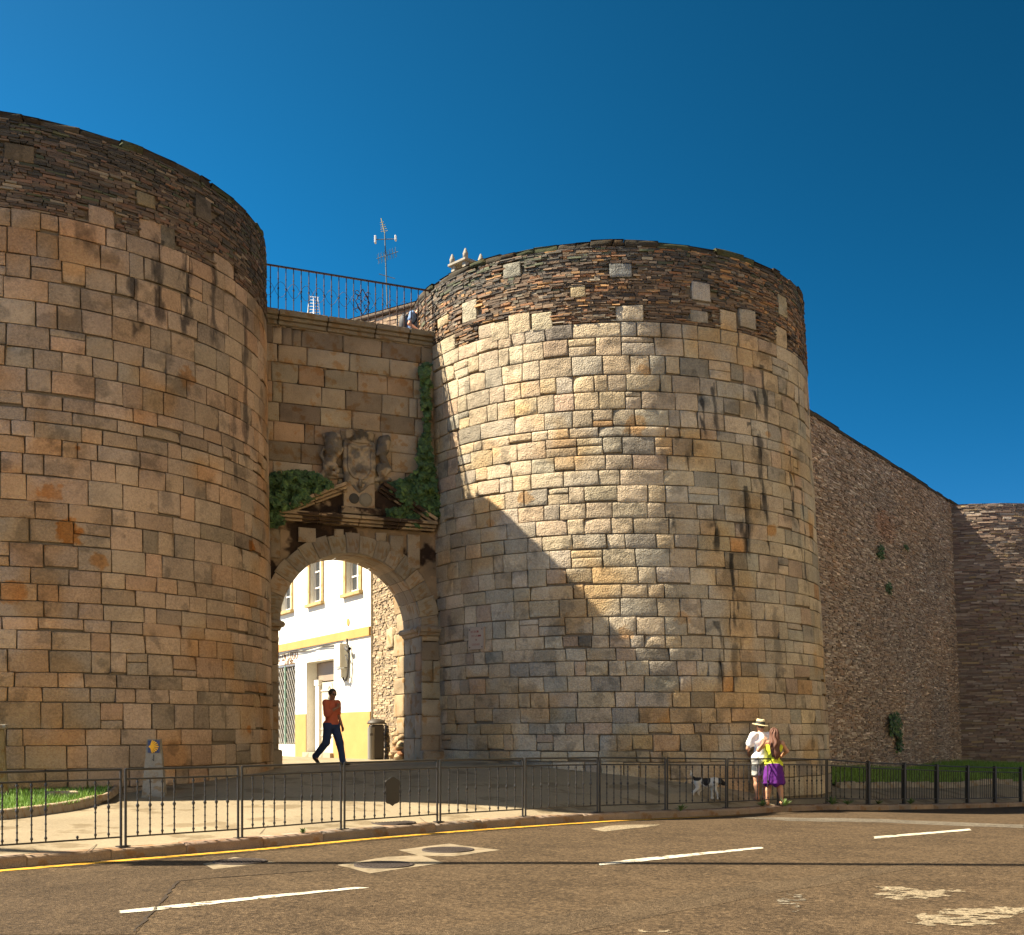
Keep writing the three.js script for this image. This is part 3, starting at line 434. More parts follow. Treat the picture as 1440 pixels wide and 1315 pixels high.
const crustMat = std([0.36, 0.275, 0.19], 0.95, { map: scaled(crust, 0.125, 0.125), bumpMap: scaled(grainBump, 1, 1), bumpScale: 0.03 });
const gpal = [[3, [0.41, 0.30, 0.19]], [3, [0.40, 0.325, 0.22]], [2, [0.45, 0.35, 0.23]], [1.2, [0.40, 0.265, 0.155]], [1, [0.27, 0.205, 0.14]], [1, [0.34, 0.285, 0.21]]];
{
  const R = ARCH + 0.05, s = new THREE.Shape(); s.moveTo(-4.0, -0.6); s.lineTo(-R, -0.6); s.lineTo(-R, SPRING); s.absarc(0, SPRING, R, Math.PI, 0, true); s.lineTo(R, -0.6); s.lineTo(4.2, -0.6); s.lineTo(4.2, 10.42); s.lineTo(-4.0, 10.42);
  part('wall_core', new THREE.ExtrudeGeometry(s, { depth: 1.28, bevelEnabled: false, curveSegments: 40 }).translate(0, 0, -1.3), crustMat, gate);
  part('wall_mass', [box(4.2, 11.02, 3, ARCH + 0.06 + 2.1, 4.93, -2.82)], mortar, gate);
  part('wall_mass', [box(2.2, 11.4, 1.1, -ARCH - 0.06 - 1.1, 5.3, -1.87)], mortar, gate);
  part('parapet', [box(8, 0.54, 0.42, 0.1, 10.69, -0.235)], std([0.3, 0.26, 0.2], 0.95, { map: scaled(mottle, 0.5, 0.5) }), gate);
  const r = rng(404), flat = (a, b, o) => v3(a, b, o), add = (a0, a1, b0, b1, c, o = {}, surf = flat, name = 'stone') => { const m = new MB(); block(m, surf, a0, a1, b0, b1, c, { seed: Math.floor(r() * 1e6), rough: 0.014, out: 0.03 + (r() - 0.5) * 0.015, back: 0.06, chip: 0.35, gap: 0.009, ...o }); return part(name, m.geometry(), gateStone, gate); };
  // courses of the wall above the arch
  const ys = [449, 472, 497, 522, 549, 577, 603, 630, 658, 690, 722].map((y) => gateUV(490, y)[1]); ys[0] = 10.7;
  for (let k = 0; k < ys.length - 1; k++) for (let a = -2.7 + r() * 0.3; a < 2.5;) { let w = lerp(0.5, 1.0, r()); if (r() < 0.12) w = 0.22; const c = vary(r, k < 2 ? pick(r, [[2, [0.22, 0.17, 0.12]], [2, [0.28, 0.22, 0.15]], [1, [0.38, 0.29, 0.19]]]) : pick(r, gpal), 0.16); add(a, Math.min(a + w, 2.6), ys[k + 1], ys[k], c); a += w; }
  // piers below the imposts, outside and inside the passage
  for (const [a0, a1] of [[-2.6, -ARCH], [ARCH, 2.5]]) for (let b = 0.2; b < 3.85;) { const h = lerp(0.36, 0.56, r()), m = r() < 0.4 ? a0 + (a1 - a0) * lerp(0.35, 0.65, r()) : 0, b1 = Math.min(b + h, 3.88); if (m) { add(a0, m, b, b1, vary(r, pick(r, gpal), 0.14)); add(m, a1, b, b1, vary(r, pick(r, gpal), 0.14)); } else add(a0, a1, b, b1, vary(r, pick(r, gpal), 0.14)); b += h; }
  for (const sgn of [1, -1]) { const inner = (a, b, o) => v3(sgn * (ARCH + 0.03 - o), b, sgn > 0 ? a : -1.3 - a); for (let b = 0.3; b < 3.85;) { const h = lerp(0.4, 0.6, r()), b1 = Math.min(b + h, 3.88), m = lerp(-0.9, -0.45, r()); add(-1.3, m, b, b1, vary(r, pick(r, gpal), 0.14), {}, inner); add(m, -0.02, b, b1, vary(r, pick(r, gpal), 0.14), {}, inner); b += h; } }
  // voussoirs: a ring on the face and ribs along the vault
  const nV = 17; let th = Math.PI + 0.02; const cut = Array.from({ length: nV + 1 }, (_, i) => Math.PI * (1 - i / nV) + (i && i < nV ? (r() - 0.5) * 0.05 : 0));
  const ringSurf = (a, b, o) => v3(Math.cos(a) * b, SPRING + Math.sin(a) * b, o);
  for (let i = 0; i < nV; i++) { const m = new MB(), c = vary(r, pick(r, [[3, [0.38, 0.305, 0.21]], [2, [0.34, 0.28, 0.2]], [1.5, [0.44, 0.33, 0.21]]]), 0.12), r1 = ARCH + 0.40 + r() * 0.06; const sf = (a, b, o) => { const t = lerp(cut[i], cut[i + 1], a); return ringSurf(t, b, o); }; block(m, sf, 0.012, 0.988, ARCH - 0.01, r1, c, { seed: 900 + i, gap: 0.0, bevel: 0.05, rough: 0.012, out: 0.05, back: 0.1, skew: 0.004, nx: 4 }); for (let k = 0; k < 4; k++) { const q = [0.012, 0.988].map((a) => lerp(cut[i], cut[i + 1], lerp(0.012, 0.988, (k + (a > 0.5 ? 1 : 0)) / 4))), w = [[0.03, -0.55], [-0.57, -1.3]]; for (const [w0, w1] of w) m.flat([ringSurf(q[0], ARCH - 0.005, w0), ringSurf(q[1], ARCH - 0.005, w0), ringSurf(q[1], ARCH - 0.005, w1), ringSurf(q[0], ARCH - 0.005, w1)], [[q[0], w0], [q[1], w0], [q[1], w1], [q[0], w1]], c); } part('voussoir', m.geometry(), gateStone, gate); }
  const warm = vary(r, [0.3, 0.235, 0.155], 0.05);
  // imposts
  const mould = (len) => { const s2 = new THREE.Shape([[0, 0], [0.07, 0.02], [0.1, 0.08], [0.16, 0.1], [0.19, 0.16], [0.15, 0.22], [0, 0.25]].map(([x, y]) => new THREE.Vector2(x, y))); return new THREE.ExtrudeGeometry(s2, { depth: len, bevelEnabled: false }); };
  const impostMat = std([0.36, 0.285, 0.2], 0.95, { map: scaled(mottle, 0.6, 0.6), bumpMap: scaled(grainBump, 1.2, 1.2), bumpScale: 0.02 });
  part('impost', [mould(0.95).rotateY(-Math.PI / 2).translate(2.55, 3.87, 0.02), mould(1.3).rotateY(Math.PI).translate(ARCH + 0.04, 3.87, 0)], impostMat, gate);
  part('impost', [mould(0.95).rotateY(-Math.PI / 2).translate(-ARCH + 0.02, 3.87, 0.02), mould(1.3).translate(-ARCH - 0.04, 3.87, -1.3)], impostMat, gate);
  part('base_block', [rbox(0.75, 0.6, 0.3, 0.06, -2.02, 0.92, 0.06)], impostMat, gate); part('base_block', [rbox(0.7, 0.45, 0.3, 0.06, 2.0, 0.95, 0.06)], impostMat, gate);
  // cornice at the wall top
  for (let a = -2.9; a < 2.6;) { const w = 0.8 + r() * 0.5, g = [rbox(w - 0.012, 0.13, 0.42, 0.025, a + w / 2, 10.95, 0.02), rbox(w - 0.012, 0.09, 0.3, 0.03, a + w / 2, 10.845, 0.0), rbox(w - 0.012, 0.1, 0.2, 0.03, a + w / 2, 10.755, -0.01)], v = r(); part('cornice_stone', g, std(vary(r, [0.25, 0.205, 0.14], 0.12), 0.95, { map: scaled(mottle, 0.5, 0.5, v, v), bumpMap: scaled(grainBump, 1, 1), bumpScale: 0.02 }), gate); a += w; }
  // pediment
  const pm = std([0.42, 0.33, 0.225], 0.95, { map: scaled(crust, 0.2, 0.2, 0.4, 0.7), bumpMap: scaled(grainBump, 1, 1), bumpScale: 0.025 }), [uL] = gateUV(390, 727, 0.2), [uR] = gateUV(612, 744, 0.2), vB = 6.4;
  const band = (len, x, y, z, turn, name = 'raking_cornice') => { const g = [rbox(len, 0.085, 0.42, 0.02, 0, 0.09, 0.2), rbox(len, 0.07, 0.32, 0.02, 0, 0.012, 0.15), rbox(len, 0.06, 0.22, 0.02, 0, -0.052, 0.1)].map((q) => q.rotateZ(turn).translate(x, y, z)); return part(name, g, pm, gate); };
  for (let k = 0; k < 4; k++) { const w = (uR - uL) / 4; band(w - 0.01, uL + w * (k + 0.5), vB, 0.0, 0, 'pediment_cornice'); }
  const rake = (p, q) => { const [a, b] = gateUV(...p, 0.25), [c, d] = gateUV(...q, 0.25), L = Math.hypot(c - a, d - b), t = Math.atan2(d - b, c - a); for (let k = 0; k < 2; k++) band(L / 2 - 0.012, lerp(a, c, (k + 0.5) / 2), lerp(b, d, (k + 0.5) / 2), 0, t); };
  rake([396, 721], [488, 686]); rake([534, 685], [610, 737]);
  { const tym = new THREE.Shape([[uL + 0.15, vB + 0.1], [uR - 0.15, vB + 0.1], [0.35, vB + 0.95], [-0.2, vB + 0.95]].map(([x, y]) => new THREE.Vector2(x, y))); part('tympanum', new THREE.ExtrudeGeometry(tym, { depth: 0.1, bevelEnabled: false }).translate(0, 0, 0.0), crustMat, gate); }
  // pale stones standing in the frieze
  for (const [x0, x1, y0, y1] of [[378, 395, 742, 785], [419, 445, 741, 764], [470, 484, 743, 756], [528, 545, 748, 762], [548, 568, 752, 785], [573, 591, 751, 800]]) { const [a0, b1] = gateUV(x0, y0, 0.06), [a1, b0] = gateUV(x1, y1, 0.06); add(a0, a1, b0, b1, vary(r, [0.36, 0.285, 0.19], 0.16), { out: 0.07 }, flat, 'frieze_stone'); }
  // carved arms: shield, crown and two rearing lions on a panel
  const uv = (px, py, w = 0.15) => gateUV(px, py, w), cm = std([1, 1, 1], 0.95, { vertexColors: true, map: scaled(mottle, 0.8, 0.8, 0.2, 0.1), bumpMap: scaled(grainBump, 1.6, 1.6), bumpScale: 0.02 });
  const tone = (dark) => (x, y, z) => { const k = smooth(fbm(x * 5, y * 5, 3, 4), 0.4, 0.58); return [lerp(0.42, dark * 2.6, k), lerp(0.33, dark * 2.25, k), lerp(0.22, dark * 1.8, k)]; };
  const [sx, sy] = uv(505, 648), rb = (cx, cy, hx, hy, hz, rr, cz = 0.05) => (x, y, z) => { const qx = Math.abs(x - cx) - hx + rr, qy = Math.abs(y - cy) - hy + rr, qz = Math.abs(z - cz) - hz + rr; return Math.hypot(Math.max(qx, 0), Math.max(qy, 0), Math.max(qz, 0)) + Math.min(0, Math.max(qx, qy, qz)) - rr; };
  const shield = (x, y) => { const w = y < sy - 0.15 ? 0.27 * Math.sqrt(Math.max(0, 1 - ((sy - 0.15 - y) / 0.3) ** 2)) : 0.27; return Math.abs(x - sx) - w; };
  const arms = (x, y, z) => { let d = rb(sx, sy - 0.03, 0.36, 0.5, 0.16, 0.06)(x, y, z); const sh = shield(x, y), f = Math.max(sh, z - 0.235 - 0.012 * Math.sin(x * 40) * Math.sin(y * 33), 0.1 - z, y - sy - 0.3); d = smin(d, Math.max(Math.abs(sh) - 0.028, z - 0.27, -z, y - sy - 0.33, sy - 0.52 - y), 0.02); d = smin(d, f, 0.015); d = smin(d, bone([sx - 0.33, sy + 0.38, 0.15], [sx - 0.33, sy - 0.3, 0.17], 0.065, 0.05)(x, y, z), 0.03); d = smin(d, bone([sx + 0.33, sy + 0.38, 0.15], [sx + 0.33, sy - 0.3, 0.17], 0.065, 0.05)(x, y, z), 0.03); for (const q of [-1, 1]) { d = smin(d, bone([sx + q * 0.3, sy - 0.42, 0.15], [sx + q * 0.03, sy - 0.7, 0.16], 0.05, 0.04)(x, y, z), 0.04); d = smin(d, bone([sx + q * 0.2, sy + 0.3, 0.22], [sx + q * 0.06, sy + 0.26, 0.24], 0.05, 0.04)(x, y, z), 0.03); } d = smin(d, egg([sx, sy - 0.55, 0.17], [0.07, 0.09, 0.09])(x, y, z), 0.03); return d + (fbm(x * 11, y * 11, 6, 3) - 0.5) * 0.014; };
  const armsMesh = part('coat_of_arms', nets(arms, [sx - 0.48, sy - 0.85, -0.06], [sx + 0.48, sy + 0.55, 0.36], 0.02, tone(0.075)), cm, gate);
  const [kx, ky] = uv(506, 615, 0.2), crown = (x, y, z) => { const t = (y - ky + 0.14) / 0.28, rr = 0.33 + 0.09 * t, th2 = Math.atan2(x - kx, z - 0.02), q = Math.hypot(x - kx, (z - 0.02) * 1.35), wob = 0.02 * Math.cos(th2 * 12) * (t > 0.25 && t < 0.85 ? 1 : 0); return Math.max(q - rr - wob, Math.abs(y - ky) - 0.14 - (t > 0.8 ? 0.02 * Math.cos(th2 * 8) : 0)) + (fbm(x * 12, y * 12, 2, 3) - 0.5) * 0.015; };
  part('crown', nets(crown, [kx - 0.52, ky - 0.24, -0.1], [kx + 0.52, ky + 0.24, 0.46], 0.02, tone(0.045)), cm, armsMesh);
  const lion = (spec, dark, seed) => { const f = union(spec.map(([p, q, a, b, z0 = 0.14, z1 = z0]) => bone([...uv(...p), z0], [...uv(...q), z1], a, b)), 0.05), us = spec.flatMap(([p, q]) => [uv(...p), uv(...q)]), x0 = Math.min(...us.map((q) => q[0])) - 0.3, x1 = Math.max(...us.map((q) => q[0])) + 0.3, y0 = Math.min(...us.map((q) => q[1])) - 0.28, y1 = Math.max(...us.map((q) => q[1])) + 0.3; return part('lion', nets((x, y, z) => f(x, y, z) + (fbm(x * 13, y * 13, seed, 3) - 0.5) * 0.025, [x0, y0, -0.04], [x1, y1, 0.42], 0.02, tone(dark)), cm, armsMesh); };
  lion([[[468, 620], [468, 632], 0.2, 0.19, 0.17], [[458, 613], [460, 612], 0.07, 0.06], [[476, 613], [474, 612], 0.06, 0.05], [[470, 634], [462, 655], 0.15, 0.12], [[462, 652], [456, 666], 0.11, 0.07], [[458, 664], [470, 667], 0.055, 0.05, 0.2], [[471, 656], [474, 662], 0.05, 0.05, 0.2], [[466, 657], [472, 657], 0.05, 0.04, 0.22], [[472, 640], [479, 632], 0.06, 0.05, 0.22], [[456, 648], [451, 640], 0.035, 0.03], [[451, 640], [455, 630], 0.03, 0.03], [[448, 669], [484, 669], 0.06, 0.06, 0.1]], 0.07, 4);
  lion([[[539, 622], [538, 632], 0.15, 0.15, 0.17], [[545, 616], [546, 622], 0.08, 0.07], [[536, 634], [541, 652], 0.11, 0.08], [[541, 650], [547, 660], 0.075, 0.06], [[547, 660], [541, 667], 0.06, 0.05], [[534, 656], [539, 660], 0.07, 0.06, 0.18], [[533, 660], [538, 672], 0.08, 0.06], [[533, 632], [529, 640], 0.05, 0.04, 0.2], [[528, 674], [548, 674], 0.06, 0.06, 0.1]], 0.06, 8);
  const [px0, pv] = uv(505, 697); part('carved_panel', [rbox(0.74, 0.56, 0.2, 0.02, px0, pv, 0.08)], std([0.45, 0.33, 0.205], 0.95, { map: scaled(mottle, 0.7, 0.7), bumpMap: scaled(grainBump, 1.3, 1.3), bumpScale: 0.02 }), armsMesh);
  for (const [x, y, s, c] of [[498, 701, 0.12, [0.11, 0.1, 0.08]], [514, 703, 0.16, [0.31, 0.265, 0.19]]]) { const [a, b] = uv(x, y, 0.19); part('roundel', new THREE.SphereGeometry(s, 20, 10).scale(1, 1, 0.35).translate(a, b, 0.185), std(c, 0.95, { bumpMap: scaled(grainBump, 3, 3), bumpScale: 0.03 }), armsMesh); }
  const [qx, qy] = uv(507, 719); part('panel_sill', [rbox(0.95, 0.16, 0.26, 0.02, qx, qy, 0.1)], pm, armsMesh);
}
// rubble side of the passage, in sun, with a quoin of dressed stones
{
  const r = rng(515), face = (a, b, o) => v3(ARCH + 0.05 - o, b, a), mb = new MB();
  rubble(mb, face, -4.3, -1.86, 0.4, 10.4, { seed: 61, h0: 0.03, h1: 0.075, w0: 0.08, w1: 0.34, proud: 0.035, color: slateTone([[4, [0.3, 0.22, 0.125]], [3, [0.25, 0.18, 0.105]], [2, [0.36, 0.275, 0.165]], [1, [0.18, 0.13, 0.08]]], 0.25) });
  const m = part('rubble_facing', mb.geometry(), slateMat, gate); m.userData.kind = 'stuff';
  for (let b = 1.55; b < 10.1;) { const h = lerp(0.4, 0.58, r()), k = new MB(), w = r() < 0.3 ? 0.75 : 0.5, c = vary(r, pick(r, [[2, [0.36, 0.27, 0.165]], [2, [0.33, 0.24, 0.14]], [1, [0.4, 0.31, 0.2]]]), 0.1); block(k, face, -1.34 - w, -1.32, b, b + h, c, { seed: Math.floor(b * 991), out: 0.06, rough: 0.022, back: 0.16, chip: 0.5 }); part('quoin', k.geometry(), gateStone, gate); b += h; }
  const k = new MB(); block(k, face, -2.62, -2.1, 3.75, 4.25, [0.42, 0.34, 0.22], { seed: 5, out: 0.09, rough: 0.02, back: 0.2 }); part('quoin', k.geometry(), gateStone, gate);
  for (let i = 0; i < 16; i++) { const s = 0.08 + 0.08 * r(), a = -1.36 - r() * 0.7, b = 0.95 + (i / 16) * 0.62, g = new THREE.IcosahedronGeometry(s, 1), p = g.attributes.position; for (let q = 0; q < p.count; q++) { const n = 1 + (noise(p.getX(q) * 9 + i * 7, p.getY(q) * 9, Math.floor(p.getZ(q) * 9)) - 0.5) * 0.4; p.setXYZ(q, p.getX(q) * n, p.getY(q) * n * 0.8, p.getZ(q) * n * 1.2); } g.computeVertexNormals(); part('footing_stone', g.translate(ARCH + 0.0, b, a), std(vary(r, pick(r, [[2, [0.3, 0.19, 0.1]], [2, [0.33, 0.24, 0.145]], [1, [0.29, 0.14, 0.07]]]), 0.12), 0.95, { bumpMap: grainBump, bumpScale: 0.03 }), gate); }
}

// ---------------------------------------------------------------- curtain wall and the next tower along it
const wallTone = slateTone([[4, [0.25, 0.195, 0.14]], [3, [0.32, 0.255, 0.185]], [1.4, [0.28, 0.19, 0.115]], [1.8, [0.39, 0.335, 0.255]], [1.2, [0.15, 0.118, 0.088]], [0.4, [0.55, 0.48, 0.37]]], 0.3);
{
  const A = [5.6, 31], B = [19.5, 51.3], L = Math.hypot(B[0] - A[0], B[1] - A[1]), e = [(B[0] - A[0]) / L, (B[1] - A[1]) / L], TOP = 11.5, g = thing('curtain_wall', 'long slate rubble city wall between the two towers on the grass', 'city wall', [A[0], 0, -A[1]]);
  const surf = (a, b, o) => { const q = o + (TOP - b) * 0.05; return v3(e[0] * a + e[1] * q, b, -(e[1] * a - e[0] * q)); }, mb = new MB(), core = new MB();
  for (const b of [-0.8, TOP - 0.1]) for (const a of [0, L]) { const q = surf(a, b, -0.06); core.vert(q.x, q.y, q.z, a, b, [1, 1, 1]); } core.quad(0, 1, 3, 2);
  for (const b of [-0.8, TOP - 0.1]) for (const a of [0, L]) { const q = surf(a, b, -3.2 - (TOP - b) * 0.1); core.vert(q.x, q.y, q.z, a, b, [1, 1, 1]); } core.quad(5, 4, 6, 7); core.quad(2, 3, 7, 6); core.quad(4, 0, 2, 6); core.quad(1, 5, 7, 3);
  part('core', core.geometry(), mortar, g);
  rubble(mb, surf, 0, L, 0 - 0.2, TOP - 0.08, { seed: 91, h0: 0.024, h1: 0.062, w0: 0.1, w1: 0.44, proud: 0.05, color: (r, a, b) => { const c = wallTone(r), k = noise(a * 0.5, b * 0.4, 7), m = 0.9 + 0.4 * fbm(a * 0.35, b * 0.35, 2, 3); const red = 1 - smooth(Math.hypot((a - 13.6) / 1.6, (b - 9) / 0.7), 0.4, 1.1); return [c[0] * m * (1 + 0.12 * k), c[1] * m * (1 - 0.22 * red), c[2] * m * (1.05 - 0.15 * k) * (1 - 0.35 * red)]; } });
  const m = part('rubble_facing', mb.geometry(), slateMat, g); m.userData.kind = 'stuff';
  const r = rng(8); for (let a = 0; a < L;) { const w = 0.6 + r() * 1.0, k = new MB(), h = 0.07 + r() * 0.08, c = vary(r, [0.1, 0.085, 0.06], 0.25); block(k, surf, a, a + w, TOP - 0.08, TOP - 0.08 + h, c, { out: 0.05, back: 0.7, seed: Math.floor(a * 77), rough: 0.03, skew: 0.02 }); k.flat([surf(a, TOP - 0.08 + h, 0.05), surf(a + w, TOP - 0.08 + h, 0.05), surf(a + w, TOP - 0.08 + h, -0.7), surf(a, TOP - 0.08 + h, -0.7)], [[0, 0], [1, 0], [1, 1], [0, 1]], c); part('coping_stone', k.geometry(), stoneMat, g); a += w; }
}
{
  const t = towerShape({ x: 21.0, d: 56.2, r: 6.3, top: 11.4, batter: 0.05, lean: 0 }), g = thing('slate_tower', 'far slate rubble tower at the end of the long wall', 'tower', [t.x, 0, -t.d]), loc = (a, b, o) => t.surf(a, b, o).sub(g.position), mb = new MB(), n = 48, cm = new MB(), bs = [-0.8, 4, 8, 11.3];
  for (const b of bs) for (let i = 0; i <= n; i++) { const a = (-Math.PI + TAU * i / n) * t.r, q = loc(a, b, -0.08); cm.vert(q.x, q.y, q.z, a, b, [1, 1, 1]); }
  for (let j = 0; j < 3; j++) for (let i = 0; i < n; i++) cm.quad(j * (n + 1) + i, j * (n + 1) + i + 1, (j + 1) * (n + 1) + i + 1, (j + 1) * (n + 1) + i);
  const c0 = cm.vert(0, 11.3, 0, 0, 0, [1, 1, 1]); for (let i = 0; i < n; i++) cm.tri(3 * (n + 1) + i, 3 * (n + 1) + i + 1, c0);
  part('core', cm.geometry(), mortar, g);
  rubble(mb, loc, -7.5, 5, -0.2, 11.35, { seed: 93, h0: 0.03, h1: 0.09, w0: 0.16, w1: 0.7, proud: 0.07, color: slateTone([[4, [0.19, 0.135, 0.098]], [3, [0.24, 0.175, 0.125]], [2, [0.16, 0.1, 0.072]], [1.2, [0.32, 0.26, 0.2]], [0.8, [0.28, 0.2, 0.1]]], 0.3) });
  const m = part('rubble_facing', mb.geometry(), slateMat, g); m.userData.kind = 'stuff';
}

// ---------------------------------------------------------------- the white house up the street, seen through the arch
{
  const KX = -3.77, KDp = 31.3, HA = -1.06, hc = Math.cos(HA), hs = Math.sin(HA), house = thing('white_house', 'sunlit white house with ochre trim behind the arch', 'house', [KX, 0, -KDp], HA); house.updateMatrixWorld();
  const inv = house.matrixWorld.clone().invert(), fu = (px, py, w = 0) => { const dir = v3((px - HX) / F, -(py - HY) / F, -1), o = v3(0, EYE, 0).applyMatrix4(inv), q = dir.clone().transformDirection(inv).multiplyScalar(dir.length()), t = (w - o.z) / q.z; return [o.x + q.x * t, o.y + q.y * t]; };
  const wallM = std([0.80, 0.78, 0.72], 0.9, { map: scaled(plasterMap, 0.5, 0.5), bumpMap: scaled(grainBump, 1, 1), bumpScale: 0.004 }), ochre = std([0.52, 0.285, 0.105], 0.88, { map: scaled(plasterMap, 0.7, 0.7) }), ochreStone = std([0.5, 0.36, 0.18], 0.9, { map: scaled(mottle, 0.7, 0.7) }), frameM = std([0.75, 0.72, 0.66], 0.6), glass = new THREE.MeshPhysicalMaterial({ color: new THREE.Color().setRGB(0.035, 0.04, 0.045), roughness: 0.06, specularIntensity: 1 });
  const rect = (x0, y0, x1, y1) => { const a = fu(x0, y0), b = fu(x1, y1); return [Math.min(a[0], b[0]), Math.min(a[1], b[1]), Math.max(a[0], b[0]), Math.max(a[1], b[1])]; };
  const wins = [[398, 829, 408, 858], [437, 800, 452, 847], [490, 796, 503, 833]].map(([x0, y0, x1, y1]) => { const c = fu((x0 + x1) / 2, (y0 + y1) / 2), t = fu((x0 + x1) / 2, y0)[1]; return [c[0], t]; });
  const vT = 6.98, winH = 1.52, winW = 1.0, base = 0.6;
  const dL = fu(431, 1000)[0], dR = fu(469.5, 1000)[0], dT = fu(450, 929)[1], gL = fu(391, 1000)[0] - 0.9, gR = fu(415.5, 1000)[0], gT = fu(403, 934)[1], sill = fu(405, 1047)[1];
  const s = new THREE.Shape([[-15, 0], [0, 0], [0, 11.4], [-15, 11.4]].map(([x, y]) => new THREE.Vector2(x, y))), hole = (a, b, c, d) => s.holes.push(new THREE.Path([[a, b], [a, d], [c, d], [c, b]].map(([x, y]) => new THREE.Vector2(x, y))));
  hole(dL, base, dR, dT); hole(gL, sill, gR, gT);
  for (const [c] of wins) hole(c - winW / 2, vT - winH, c + winW / 2, vT);
  part('facade_wall', new THREE.ExtrudeGeometry(s, { depth: 0.42, bevelEnabled: false }).translate(0, 0, -0.42), wallM, house);
  part('side_wall', [box(0.3, 11.4, 8.5, -0.15, 5.7, -0.42 - 4.26)], wallM, house); part('side_wall', [box(0.3, 11.4, 8.5, -14.85, 5.7, -0.42 - 4.26)], wallM, house); part('rear_wall', [box(15, 11.4, 0.3, -7.5, 5.7, -9.1)], wallM, house);
  part('floor', [box(14.3, 0.2, 8.3, -7.5, 4.2, -4.7)], std([0.3, 0.2, 0.12]), house);
  const roof = part('roof', [box(15.8, 0.25, 10.2, -7.5, 11.53, -4.5)], std([0.16, 0.12, 0.09], 0.9, { bumpMap: scaled(slateBump, 3, 3), bumpScale: 0.02 }), house);
  // ochre string course and dado, a few millimetres proud of the wall
  const bT = fu(521, 881)[1], bB = fu(521, 893.5)[1]; part('string_course', [box(15, bT - bB, 0.05, -7.5, (bT + bB) / 2, 0.027)], ochre, house);
  const dd = fu(521, 1000.5)[1], seg = (a, b) => part('dado', [box(b - a, dd - 0.3, 0.02, (a + b) / 2, (dd + 0.3) / 2, 0.012)], ochre, house); seg(dR, -0.002); seg(gR + 0.02, dL); seg(-15, gL);
  for (const [c] of wins) {
    const w = part('window', [box(0.07, winH, 0.07, c - winW / 2 + 0.035, vT - winH / 2, -0.16), box(0.07, winH, 0.07, c + winW / 2 - 0.035, vT - winH / 2, -0.16), box(0.07, winH, 0.06, c, vT - winH / 2, -0.16), box(winW, 0.08, 0.068, c, vT - 0.04, -0.16), box(winW, 0.1, 0.068, c, vT - winH + 0.05, -0.16), box(winW, 0.04, 0.05, c, vT - winH * 0.36, -0.16), box(winW, 0.04, 0.05, c, vT - winH * 0.68, -0.16)], frameM, house);
    for (const q of [-1, 1]) for (const k of [0.18, 0.52, 0.83]) part('pane', [box(winW / 2 - 0.1, winH * 0.29, 0.008, c + q * winW / 4, vT - winH * k, -0.165)], glass, w);
    part('surround', [box(0.17, winH + 0.2, 0.04, c - winW / 2 - 0.085, vT - winH / 2, 0.021), box(0.17, winH + 0.2, 0.04, c + winW / 2 + 0.085, vT - winH / 2, 0.021), box(winW, 0.1, 0.04, c, vT + 0.05, 0.0205), box(winW + 0.44, 0.09, 0.12, c, vT - winH - 0.046, 0.06)], ochreStone, w);
  }
  // street door: a panelled leaf behind a pilaster, in a deep reveal
  const dW = dR - dL, door = part('door', [box(dW, dT - base - 0.62, 0.06, (dL + dR) / 2, base + (dT - base - 0.62) / 2, -0.33)], std([0.55, 0.49, 0.38], 0.7, { map: scaled(plasterMap, 0.6, 0.6) }), house), dm = std([0.48, 0.42, 0.32], 0.7);
  for (const [y0, y1] of [[0.12, 0.36], [0.44, 0.9]]) { const H = dT - base - 0.62, c = (dL + dR) / 2 + 0.1, w = dW - 0.75, ya = base + H * y0, yb = base + H * y1; part('door_panel', [box(w, 0.04, 0.03, c, ya, -0.29), box(w, 0.04, 0.03, c, yb, -0.29), box(0.04, yb - ya, 0.03, c - w / 2, (ya + yb) / 2, -0.291), box(0.04, yb - ya, 0.03, c + w / 2, (ya + yb) / 2, -0.291)], dm, door); }
  part('door_pilaster', [box(0.26, dT - base - 0.7, 0.09, dL + 0.33, base + (dT - base - 0.7) / 2, -0.26), box(0.36, 0.16, 0.13, dL + 0.33, dT - 0.62, -0.255)], frameM, door);
  part('transom', [box(dW, 0.55, 0.05, (dL + dR) / 2, dT - 0.3, -0.36)], std([0.22, 0.17, 0.12], 0.7), door); part('door_step', [box(dW + 0.05, 0.4, 0.5, (dL + dR) / 2, base + 0.2, -0.12)], std([0.42, 0.36, 0.27], 0.9, { map: scaled(mottle, 0.8, 0.8) }), door);
  { const g = [], c = (dL + dR) / 2 + 0.1, y = base + 1.95; const line = (pts) => g.push(tube(pts.map(([a, b]) => v3(c + a * 0.36, y + b * 0.42, -0.297)), 0.012, 30, 4)); line([[-0.6, 0.6], [-0.2, 1], [0.1, 0.4], [-0.4, 0.1], [0.2, 0.2], [0.6, 0.9], [0.3, 1.2]]); line([[-0.8, -0.2], [-0.3, 0.3], [0.0, -0.3], [0.4, 0.3], [0.9, -0.1]]); line([[-0.2, -0.5], [0.3, -0.2], [0.7, -0.6], [0.1, -0.7], [-0.5, -0.4]]); line([[-0.6, -2.4], [-0.1, -2.1], [0.2, -2.6], [-0.4, -2.7], [-0.7, -2.4]]); part('graffiti', g, std([0.06, 0.055, 0.05], 0.8), door); }
  // shop opening closed by a folding lattice gate, with painted lettering above
  const sg = []; for (let k = 0; k <= 12; k++) { const x = lerp(gL, gR, k / 12); sg.push(box(0.022, gT - sill, 0.022, x, (gT + sill) / 2, -0.12)); }
